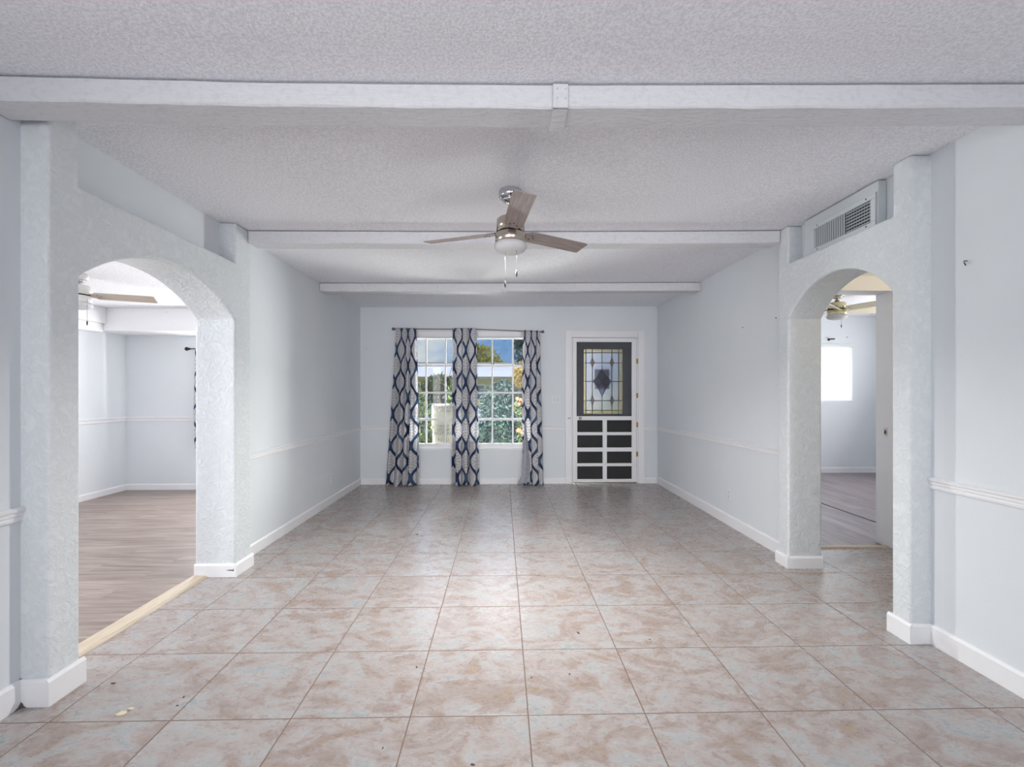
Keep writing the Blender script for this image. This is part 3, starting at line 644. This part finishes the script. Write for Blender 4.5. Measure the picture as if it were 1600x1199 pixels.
for z in (1.685, 1.212, .810, .404):
    h = MB().box((1.853 - ox, -.020, z - .032), (1.866 - ox, -.0145, z + .032)).box((1.868 - ox, -.020, z - .032), (1.884 - ox, -.0145, z + .032)).lathe([(.005, -.034), (.005, .034)], (1.867 - ox, -.021, z), 10)
    h.build('hinge', M['brass'], sd)
kn = MB().lathe([(.022, -.014), (.022, -.018), (.017, -.022), (.014, -.018)], (1.08 - ox, 0, .898), 20, 'y').build('knob_ring', M['brass'], sd, smooth=True)
MB().lathe([(.010, -.014), (.010, -.026), (.004, -.030)], (1.08 - ox, 0, .898), 16, 'y').build('knob', M['white'], sd, smooth=True)
st = MB().prism([(.905, .892), (.930, .900), (.942, .899), (.942, .905), (.925, .908), (.905, .898)], 'y', YF - .024, YF - .0185).build('strike_catch', M['dark'])
tag(st, 'small black latch catch on the left door casing, beside the screen door', 'latch')

# ------------------------------------------------------------------ ceiling fans
def fan(label, loc, zceil, r_b, angs, drop, mats, loc2=None, bl_w=.115, pitch=11, hub_r=.083, chains=((-.02, .02, .22), (.05, -.03, .17)), scale=1, root_r=.12, tilt=(0, 0)):
    metal, bl, can = mats
    f = thing('ceiling_fan', label, 'ceiling fan', (loc[0], loc[1], zceil), group=None)
    k = scale
    MB().lathe([(.001, -.001), (.062 * k, -.001), (.066 * k, -.006), (.066 * k, -.038), (.058 * k, -.048), (.052 * k, -.050)], (0, 0, 0), 36).build('canopy', can, f, smooth=True)
    MB().lathe([(.050 * k, -.052), (.044 * k, -.064), (.022 * k, -.074), (.012, -.076)], (0, 0, 0), 36).build('canopy_collar', M['chrome'], f, smooth=True)
    MB().lathe([(.0105, -.07), (.0105, -drop + .03)], (0, 0, 0), 16).build('downrod', metal, f, smooth=True)
    h = f
    up = MB().lathe([(.02, -drop + .055), (.03, -drop + .03), (.066 * k, -drop + .022), (.076 * k, -drop + .012), (.078 * k, -drop - .055)], (0, 0, 0), 40).build('motor_housing', metal, f, smooth=True)
    MB().lathe([(.07 * k, -drop - .056), (.07 * k, -drop - .066)], (0, 0, 0), 36).build('blade_ring', M['dark'], f)
    MB().lathe([(.080 * k, -drop - .068), (hub_r * k, -drop - .072), (hub_r * k, -drop - .118), (.08 * k, -drop - .122)], (0, 0, 0), 40).build('light_kit_band', metal, f, smooth=True)
    MB().lathe([(.082 * k, -drop - .1225), (.090 * k, -drop - .135), (.089 * k, -drop - .150), (.078 * k, -drop - .166), (.05 * k, -drop - .178), (.02 * k, -drop - .182), (.001, -drop - .183)], (0, 0, 0), 40).build('glass_shade', M['bowl'], f, smooth=True)
    zb = -drop - .061
    for a in angs:
        e = bpy.data.objects.new('blade', None)
        # blade: rectangle with rounded root, slightly tapered, built along +x
        pts = [(root_r - .03, -.028), (root_r - .008, -.036), (root_r + .01, -bl_w * .47), (r_b - .02, -bl_w / 2), (r_b, -bl_w / 2 + .006), (r_b, bl_w / 2 - .006), (r_b - .004, bl_w / 2), (root_r + .01, bl_w * .47), (root_r - .008, .036), (root_r - .03, .028)]
        o = MB().prism(pts, 'z', -.003, .003).build('blade', bl, f)
        o.location = (0, 0, zb); o.rotation_mode = 'XYZ'
        mt = Matrix.Rotation(R(a), 4, 'Z') @ Matrix.Rotation(R(tilt[1]), 4, 'Y') @ Matrix.Rotation(R(pitch), 4, 'X')
        o.rotation_euler = mt.to_euler()
        b_ = MB().box((.045, -.022, .0035), (root_r + .05, .022, .0075)).build('blade_iron', M['dark'], o)
        for x, y in ((root_r + .02, .02), (root_r + .02, -.02), (root_r + .04, 0)):
            MB().lathe([(.0045, -.003), (.0045, -.0055), (.002, -.0065)], (x, y, 0), 8).build('screw', M['dark'], o)
    for x, y, L in chains:
        ch = MB().tube([(x, y, -drop - .10), (x * 1.0, y, -drop - .14 - L)], .0010, 6).build('pull_chain', M['chain'], f)
        MB().lathe([(.001, 0), (.004, -.006), (.005, -.024), (.003, -.036), (.001, -.040)], (x, y, -drop - .14 - L), 12).build('chain_pull', M['chain'], ch, smooth=True)
    return f
fan('brushed nickel ceiling fan with three weathered oak blades in the middle of the main room', (.050, 2.69), zc(.05) - .0005, .545, (-84, 31, 160), .185, (M['nickel'], M['blade'], M['chrome']), chains=((-.031, -.02, .205), (.034, -.045, .150)), pitch=-12, scale=1.05, hub_r=.085)
fan('pale ceiling fan with taupe blades, seen through the left arch', (-3.56, 3.95), 2.2495, .54, (22, 142, 262), .115, (mat('white_enamel', (220, 218, 214), .35)[0], M['bladeL'], mat('white_enamel', (220, 218, 214), .35)[0]), scale=1.15, chains=((.10, -.02, .14), (-.05, .0, .12)), bl_w=.13, pitch=-15)
fan('pale brass ceiling fan in the room beyond the right arch', (3.98, 5.4), 2.4395, .66, (5, 77, 149, 221, 293), .14, (M['pbrass'], blade_mat('cream_toned_blade', (206, 196, 168), (228, 220, 198)), M['pbrass']), scale=1.2, chains=((.03, -.03, .10),), bl_w=.14, pitch=-16)

fl_ = light('fill_under_fan', 'AREA', (.050, 2.69, 2.04), (0, 0, 0), 24, (1, .975, .92)); fl_.data.shape = 'DISK'; fl_.data.size = .12; fl_.data.spread = R(152)  # downward fill disk added under the fan, whose own light is off
# ------------------------------------------------------------------ vent box in the right niche
vt = thing('air_vent', 'painted two-way air register on a boxed duct panel above the right arch', 'vent', (2.149, 2.85, 2.18))
MB().box((-.048, -.317, .0005), (-.0005, .315, .262)).build('duct_panel', M['vent'], vt, bevel=.003)
vy0, vy1, vz0, vz1 = 2.578 - 2.85, 3.049 - 2.85, 2.222 - 2.18, 2.352 - 2.18
m = MB(); fx0, fx1 = -.058, -.0482
m.box((fx0, vy0 - .035, vz0 - .03), (fx1, vy1 + .035, vz0)).box((fx0, vy0 - .035, vz1), (fx1, vy1 + .035, vz1 + .03)).box((fx0, vy0 - .035, vz0), (fx1, vy0, vz1)).box((fx0, vy1, vz0), (fx1, vy1 + .035, vz1))
fr = m.build('register_frame', M['vent'], vt, bevel=.004)
for y in (vy0 + .03, vy1 - .03):
    for z in (vz0 - .014, vz1 + .014):
        MB().lathe([(.005, fx0), (.005, fx0 - .001), (.003, fx0 - .002)], (0, y, z), 8, 'x').build('screw', M['hole'], fr)
MB().box((fx1 + .0001, vy0, vz0), (fx1 + .0002 + .0001, vy1, vz1)).build('duct_shade_sheet', M['slot'], vt)  # dark sheet on the panel, painted in place of the duct's shade
mid = 2.773 - 2.85; nbl = 24
for i in range(nbl):
    y = vy0 + (i + .5) * (vy1 - vy0) / nbl
    ang = R(-20) if y > mid else R(52)
    mt = Matrix.Translation((-.0515, y, 0)) @ Matrix.Rotation(ang, 4, 'Z')
    MB().box((-.0055 if y > mid else -.0075, -.0008, vz0), (.0035 if y > mid else .0035, .0008, vz1), mt).build('louvre_blade', M['vent'], vt)
m = MB()
for i in range(7):
    z = vz0 + (i + .5) * (vz1 - vz0) / 7; m.box((-.0492, vy0, z - .0045), (-.0484, mid, z + .0045))
m.build('rear_bars', M['vent'], vt)

# ------------------------------------------------------------------ electrical plates
def plate(name, label, cat, mt, kind, grp=None):
    o = thing(name, label, cat, group=grp); o.matrix_world = mt
    w = .058 if kind == 'switch2' else .036
    MB().box((-w, -.005, -.058), (w, -.0002, .058)).build('cover_plate', M['white'], o, bevel=.003)
    if kind == 'outlet':
        for z in (-.02, .02):
            r = MB().box((-.016, -.0075, z - .014), (.016, -.0051, z + .014)).build('socket', M['white'], o, bevel=.003)
            for x in (-.006, .006): MB().box((x - .001, -.0082, z - .003), (x + .001, -.0074, z + .006)).build('slot', M['slot'], r)
    else:
        for x in ((-.023, .023) if kind == 'switch2' else (0,)):
            MB().box((x - .009, -.0068, -.024), (x + .009, -.0051, .024)).build('toggle_recess', M['slot'] if False else M['vent'], o)
            MB().box((x - .005, -.014, .000), (x + .005, -.0069, .012)).build('toggle', M['white'], o)
    return o
plate('light_switch', 'white double light switch on the far wall, left of the screen door', 'light switch', Matrix.Translation((.745, YF, 1.158)), 'switch2')
plate('power_outlet', 'white wall outlet low on the left wall beyond the arch', 'outlet', Matrix.Translation((XL, 5.276, .287)) @ Matrix.Rotation(pi / 2, 4, 'Z'), 'outlet')
plate('power_outlet', 'white wall outlet low on the right wall beyond the arch', 'outlet', Matrix.Translation((XR, 4.322, .290)) @ Matrix.Rotation(-pi / 2, 4, 'Z'), 'outlet')
plate('power_outlet', 'white wall outlet below the chair rail in the left room', 'outlet', Matrix.Translation((-3.90, 6.05, .56)), 'outlet')
# leftover fixings in the walls
def hook(label, x, y, z, nx, s=1):
    o = MB().tube([(x, y, z + .010 * s), (x + nx * .012 * s, y + .002, z + .010 * s), (x + nx * .014 * s, y, z + .002 * s), (x + nx * .006 * s, y, z - .010 * s), (x + nx * .012 * s, y - .003, z - .011 * s)], .0028 * s, 6).build('wall_hook', M['rod'], smooth=True)
    return tag(o, label, 'hook')
hook('small grey picture hook high on the near right wall', XR - .0005, 2.088, 1.855, -1, 1)
for lab, p, ax in (('dark nail high on the right wall, midway to the far corner', (XR, 4.072, 1.835), 'x'), ('dark nail high on the right pilaster side of the right wall', (XR, 3.572, 1.84), 'x'), ('dark nail on the far wall, left of the curtains', (-1.843, YF, 1.853), 'y')):
    if ax == 'x': o = MB().lathe([(.004, -.0005), (.004, -.006), (.0015, -.009)], p, 8, 'x').build('nail', M['hole'])
    else: o = MB().lathe([(.004, -.0005), (.004, -.006), (.0015, -.009)], p, 8, 'y').build('nail', M['hole'])
    tag(o, lab, 'nail')

# ------------------------------------------------------------------ left room window, curtain and rod
w2 = struct(thing('window_2', '', '')); del w2['label']; del w2['category']
MB().box((-3.75, 6.10, .75), (-3.70, 6.16, 1.95)).box((-2.50, 6.10, .75), (-2.45, 6.16, 1.95)).box((-3.70, 6.10, .75), (-2.50, 6.16, .80)).box((-3.70, 6.10, 1.90), (-2.50, 6.16, 1.95)).box((-3.12, 6.10, .80), (-3.08, 6.16, 1.90)).build('window_frame', M['trim'], w2)
rl = thing('curtain_rod', 'chrome curtain rod end in the left room, seen at the edge of the arch', 'curtain rod', (-3.9, 5.97, 1.81))
MB().tube([(-.07, 0, 0), (1.6, 0, 0)], .009, 10).build('rod_tube', M['chrome'], rl, smooth=True)
MB().lathe([(.010, 0), (.016, -.008), (.009, -.016), (.020, -.028), (.026, -.042), (.018, -.058), (.004, -.066)], (-.07, 0, 0), 16, 'x').build('finial', M['dark'], rl, smooth=True)
MB().tube([(-.02, .079, 0), (-.02, 0, 0)], .007, 8).build('bracket', M['dark'], rl, smooth=True)
curtain('curtain', 'patterned blue curtain edge in the left room, just showing past the arch jamb', (-3.905, -3.70), (-3.885, -3.66), lambda x: 1.815, .55, 3, y0=5.965, seed=31, seg=50, uoff=.05)

# ------------------------------------------------------------------ right room window and blind
w3 = struct(thing('window_3', '', '')); del w3['label']; del w3['category']
MB().box((4.4, 7.125, 1.11), (4.44, 7.15, 2.01)).box((5.44, 7.125, 1.11), (5.48, 7.15, 2.01)).box((4.44, 7.125, 1.11), (5.44, 7.15, 1.14)).box((4.44, 7.125, 1.97), (5.44, 7.15, 2.01)).build('window_frame', M['trim'], w3)
bl = thing('window_blind', 'white closed slat blind glowing in the window beyond the right arch', 'window blind', (4.94, 7.09, 1.56))
MB().box((-.53, -.03, .40), (.53, .0, .445)).build('head_rail', M['white'], bl, bevel=.003)
MB().box((-.52, -.022, -.445), (.52, -.004, -.43)).build('bottom_rail', M['white'], bl, bevel=.003)
for i in range(36):
    z = -.425 + i * .0232
    mt = Matrix.Translation((0, -.014, z)) @ Matrix.Rotation(R(62), 4, 'X')
    MB().box((-.52, -.0125, -.0006), (.52, .0125, .0006), mt).build('slat', M['blind'], bl)
MB().tube([(.46, -.035, .42), (.46, -.035, -.15)], .003, 6).build('tilt_wand', M['white'], bl)
br_ = thing('rod_bracket', 'black curtain rod bracket left above the window beyond the right arch', 'bracket', (5.10, 7.10, 2.08))
MB().tube([(0, 0, 0), (0, -.06, 0), (0, -.07, .01)], .007, 8).tube([(-.03, -.06, .0), (.05, -.06, .005)], .010, 8).build('arm', M['dark'], br_)
MB().lathe([(.02, -.0005), (.02, -.006)], (0, 0, 0), 12, 'y').build('wall_plate', M['dark'], br_)
o = MB().tube([(5.387, 7.0995, 2.12), (5.387, 7.085, 2.12), (5.387, 7.08, 2.11)], .004, 6).build('nail', M['rod']); tag(o, 'bent nail above the right corner of the blind in the right room', 'nail')
# assumed hall lamp: unseen ceiling fixture added to warm the hall tiles
hl = thing('assumed_hall_light', 'assumed warm flush ceiling light, out of view in the hall beyond the right arch', 'ceiling light', (3.35, 2.75, 2.439))
MB().lathe([(.12, 0), (.12, -.02), (.11, -.028)], (0, 0, 0), 32).build('base_ring', M['pbrass'], hl, smooth=True)
MB().lathe([(.108, -.029), (.10, -.06), (.06, -.08), (.001, -.086)], (0, 0, 0), 32).build('glass_shade', M['bowl'], hl, smooth=True)
light('assumed_hall_lamp', 'POINT', (3.3, 2.75, 2.25), (0, 0, 0), 5, (1, .82, .55), shadow_soft_size=.08)  # assumed warm light, added below the unseen hall fixture

# ------------------------------------------------------------------ debris on the floor
o = MB().prism([(-.018, -.008), (-.004, -.014), (.012, -.009), (.019, .003), (.008, .013), (-.010, .011)], 'z', .0005, .004).build('paint_flake', M['crumb'], loc=(-1.485, 1.837, 0)); tag(o, 'cream paint flake on the tiles in front of the left arch', 'debris')
o = MB().prism([(-.010, -.004), (.006, -.006), (.014, .004), (-.004, .006)], 'z', .0005, .005).build('paint_flake', M['crumb'], loc=(-1.47, 1.862, 0)); tag(o, 'tiny cream paint chip touching the larger flake before the left arch', 'debris')
SP = [(-1.68, 2.03, .008), (-1.31, 1.93, .005), (-1.30, 1.88, .004), (-.39, 2.12, .007), (.30, 2.05, .004), (.40, 2.40, .009), (.13, 2.03, .004), (.75, 2.33, .004), (-.75, 4.1, .012), (-.7, 4.05, .008), (-.42, 1.64, .004), (-.1, 1.56, .006)]
WH = ['on the tile nearest the left arch pillar', 'on the tile right of the cream paint flake', 'closest to the right side of the cream paint flake', 'dark and long, on the middle front tiles', 'right of the middle grout line, second row', 'largest on the right half of the second tile row',
      'just right of the middle grout line', 'farthest right on the second tile row', 'largest of the pair on the bright tiles below the window', 'smaller of the pair on the bright tiles below the window', 'on the frontmost tile row left of the middle', 'on the frontmost tile row, nearest the middle']
for i, (x, y, r) in enumerate(SP):
    a = i * 1.7; o = MB().prism([(r * 1.6 * cos(a), r * 1.6 * sin(a)), (r * .6 * cos(a + 1.7), r * .6 * sin(a + 1.7)), (-r * cos(a), -r * sin(a)), (r * .5 * cos(a + 4.6), r * .5 * sin(a + 4.6))], 'z', .0004, .003).build('floor_crumb', M['dirt'], loc=(x, y, 0))
    tag(o, 'tiny brown crumb ' + WH[i], 'debris', 'crumbs on the tile floor')

# ------------------------------------------------------------------ outside
struct(MB().box((-60, YF + .16, -.45), (60, 13.0, -.3)).box((-60, 20, -.45), (60, 90, -.3)).build('lawn', M['grass']))
struct(MB().box((-60, 13.0, -.47), (60, 20, -.31)).build('street', M['asphalt']))
struct(MB().box((.5, YF + .16, -.3), (2.25, 8.0, -.02)).build('porch_step', M['asphalt']))
def leaves(mb, cen, rad, n, size, rnd, flat=1.0, hollow=.55):
    for _ in range(n):
        while True:
            p = Vector((rnd.uniform(-1, 1), rnd.uniform(-1, 1), rnd.uniform(-1, 1)))
            if hollow < p.length < 1: break
        nn = mnoise.noise(p * 2.3 + Vector(cen)) * .25
        p = Vector((p.x * rad[0], p.y * rad[1], p.z * rad[2])) * (1 + nn) + Vector(cen)
        d = Vector((rnd.gauss(0, 1), rnd.gauss(0, 1), rnd.gauss(0, .7))).normalized(); u = d.orthogonal().normalized(); u.rotate(Matrix.Rotation(rnd.uniform(0, 6.28), 3, d)); w = d.cross(u)
        s = size * rnd.uniform(.6, 1.2); k = len(mb.v)
        mb.v += [tuple(p - u * s), tuple(p + w * s * .35 + d * s * .12), tuple(p + u * s), tuple(p - w * s * .35 + d * s * .12)]
        mb.f += [(k, k + 1, k + 2), (k, k + 2, k + 3)]
def rawbuild(mb, name, m_, parent=None):
    me = bpy.data.meshes.new(name); me.from_pydata(mb.v, [], mb.f); me.materials.append(m_)
    o = bpy.data.objects.new(name, me); C.objects.link(o)
    if parent: o.parent = parent
    return o
def plant(name, label, cat, loc, blobs, n, size, m_, trunk=None, seed=1, core=None, group=None):
    rnd = random.Random(seed); t = thing(name, label, cat, loc, group=group); mb = MB()
    for cen, rad in blobs: leaves(mb, cen, rad, n, size, rnd, hollow=.35)
    rawbuild(mb, 'foliage', m_, t)
    m = MB(); tr = trunk or [((0, 0, 0), (0, 0, blobs[0][0][2]), .03)]
    for a, b, r in tr: m.tube([a, tuple((Vector(a) + Vector(b)) / 2 + Vector((.02, 0, 0))), b], [r, r * .8, r * .4], 7)
    m.build('stem', M['bark'], t, smooth=True); return t
g = -.3
plant('hedge_shrub', 'dense blue green shrub directly behind the right half of the front window', 'shrub', (-.03, 8.6, g), [((0, 0, .85), (.46, .42, .9)), ((.05, .1, 1.35), (.38, .32, .42))], 2600, .055, M['leafb'], seed=2)
plant('hedge_shrub', 'leafy dark green shrub just right of the middle curtain', 'shrub', (-.82, 8.5, g), [((0, 0, .8), (.27, .3, .85)), ((0, .1, 1.3), (.24, .25, .5))], 1800, .06, M['leafd'], seed=4)
plant('hedge_shrub', 'broad green shrub low behind the left half of the front window', 'shrub', (-1.68, 8.7, g), [((0, 0, .75), (.52, .45, .85)), ((-.2, .1, 1.2), (.3, .3, .65))], 2300, .06, M['leafd'], seed=6)
plant('hedge_shrub', 'dark shrub at the right edge of the front window', 'shrub', (.92, 8.7, g), [((0, 0, .8), (.40, .4, .9)), ((0, 0, 1.5), (.22, .25, .4))], 1800, .055, M['leafb'], seed=8)
plant('golden_shrub', 'golden leaved shrub top beside the right curtain', 'shrub', (.50, 10.5, g), [((0, 0, 1.95), (.26, .3, .34)), ((.0, 0, 1.5), (.22, .2, .4))], 900, .05, M['leafo'], seed=9)
fl = plant('flowering_shrub', 'shrub with coral red flowers seen low beside the right curtain', 'shrub', (.37, 7.9, g), [((0, 0, 1.3), (.17, .14, .16)), ((0, 0, .85), (.12, .12, .4))], 350, .04, M['leafd'], seed=12)
rnd = random.Random(5)
for i in range(16):
    x, y, z = rnd.uniform(-.12, .10), rnd.uniform(-.2, -.10), rnd.uniform(1.34, 1.46) if i < 10 else rnd.uniform(.88, .95)
    m = MB()
    for k in range(5):
        a = k * 1.257 + i; mt = Matrix.Translation((x, y, z)) @ Matrix.Rotation(a, 4, 'Y') @ Matrix.Rotation(.5, 4, 'X')
        m.box((-.008, -.002, .004), (.008, .002, .034), mt)
    m.build('flower', M['red'], fl)
plant('small_tree', 'slender dark tree rising past the roofline right of the golden shrub', 'tree', (.62, 14, g), [((-.02, 0, 2.75), (.30, .25, .40)), ((.0, 0, 2.2), (.25, .25, .5)), ((-.1, 0, 3.1), (.16, .2, .25))], 330, .07, M['leafb'], trunk=[((0, 0, 0), (0, 0, 3.2), .04)], seed=15)
plant('small_tree', 'thin branching tree in front of the beige house, behind the left half of the window', 'tree', (-1.75, 13, g), [((0, 0, 1.75), (.45, .3, .35)), ((-.45, .1, 1.5), (.4, .3, .4))], 420, .07, M['leafd'], trunk=[((0, 0, 0), (0, 0, 1.9), .05), ((0, 0, 1.3), (.35, 0, 2.25), .03), ((0, 0, 1.2), (-.4, 0, 2.0), .03)], seed=17)
plant('big_tree', 'large yellow green tree beyond the roof of the house across the street', 'tree', (-2.0, 46, g), [((0, 0, 4.5), (1.9, 1.6, 1.9)), ((1.0, 0, 3.9), (1.3, 1.2, 1.3)), ((-.6, 0, 5.4), (1.0, 1, .9))], 1500, .20, M['leafy'], trunk=[((0, 0, 0), (0, 0, 4.5), .25)], seed=19)
plant('low_hedge', 'low yellow green hedge glimpsed through the bottom of the stained glass', 'hedge', (2.9, 11.5, g), [((0, 0, .72), (1.2, .5, .72))], 3600, .07, leaf_mat('sunny_lime_leaves', (150, 156, 40), (214, 212, 96)), seed=21)
# house across the street
hs = thing('house', 'beige single-storey house with pale shingle roof across the street', 'house', (-4, 32, g))
MB().box((-9, 0, 0), (9.5, 8, 2.62)).build('walls', M['house'], hs)
MB().prism([(-.6, 2.5), (4, 3.7), (8.6, 2.5), (8.6, 2.62), (4, 3.85), (-.6, 2.62)], 'x', -9.6, 10.1).build('roof', M['roof'], hs)
MB().prism([(3.7, 3.775), (4, 3.855), (4.3, 3.775), (4.3, 3.80), (4, 3.9), (3.7, 3.80)], 'x', -9.6, 10.1).build('ridge', M['roofb'], hs)
MB().box((-9.62, -.66, 2.44), (10.12, -.6, 2.62)).build('fascia', M['roofb'], hs)
for x in (-3.2, -.2, 2.4, 5.6):
    wn_ = MB().box((x - .45, -.04, 1.0), (x + .45, -.002, 2.1)).build('house_window', M['trim'], hs)
    MB().box((x - .38, -.05, 1.07), (x + .38, -.0401, 2.03)).build('window_pane', M['carg'], wn_)
MB().lathe([(.06, 0), (.06, .25), (.12, .26), (.12, .36), (.02, .38)], (3.3, 2.5, 3.4), 12).build('roof_vent', M['slot'], hs)
# car in the street
ca = thing('car', 'silver blue car parked in the street, glimpsed above the paper notice', 'car', (-2.5, 16.5, -.31))
prof = [(-2.1, .35), (-2.15, .75), (-1.9, .92), (-1.2, .98), (-.55, 1.42), (.75, 1.44), (1.45, 1.02), (2.0, .92), (2.15, .6), (2.1, .35)]
MB().prism(prof, 'y', -.8, .8).build('car_body', M['carp'], ca, bevel=.06)
for sgn in (-1, 1):
    MB().prism([(-1.0, 1.02), (-.5, 1.34), (.05, 1.36), (.05, 1.02)], 'y', sgn * .80, sgn * .812).prism([(.12, 1.02), (.12, 1.36), (.68, 1.36), (1.2, 1.04)], 'y', sgn * .80, sgn * .812).build('side_window', M['carg'], ca)
    for x in (-1.35, 1.35):
        wh = MB().lathe([(.06, sgn * .68), (.31, sgn * .68), (.33, sgn * .72), (.33, sgn * .82), (.31, sgn * .85), (.2, sgn * .84)], (x, 0, .33), 24, 'y').build('wheel', M['tyre'], ca, smooth=True)
        MB().lathe([(.19, sgn * .845), (.18, sgn * .855), (.05, sgn * .86)], (x, 0, .33), 16, 'y').build('hub_cap', M['chrome'], wh, smooth=True)
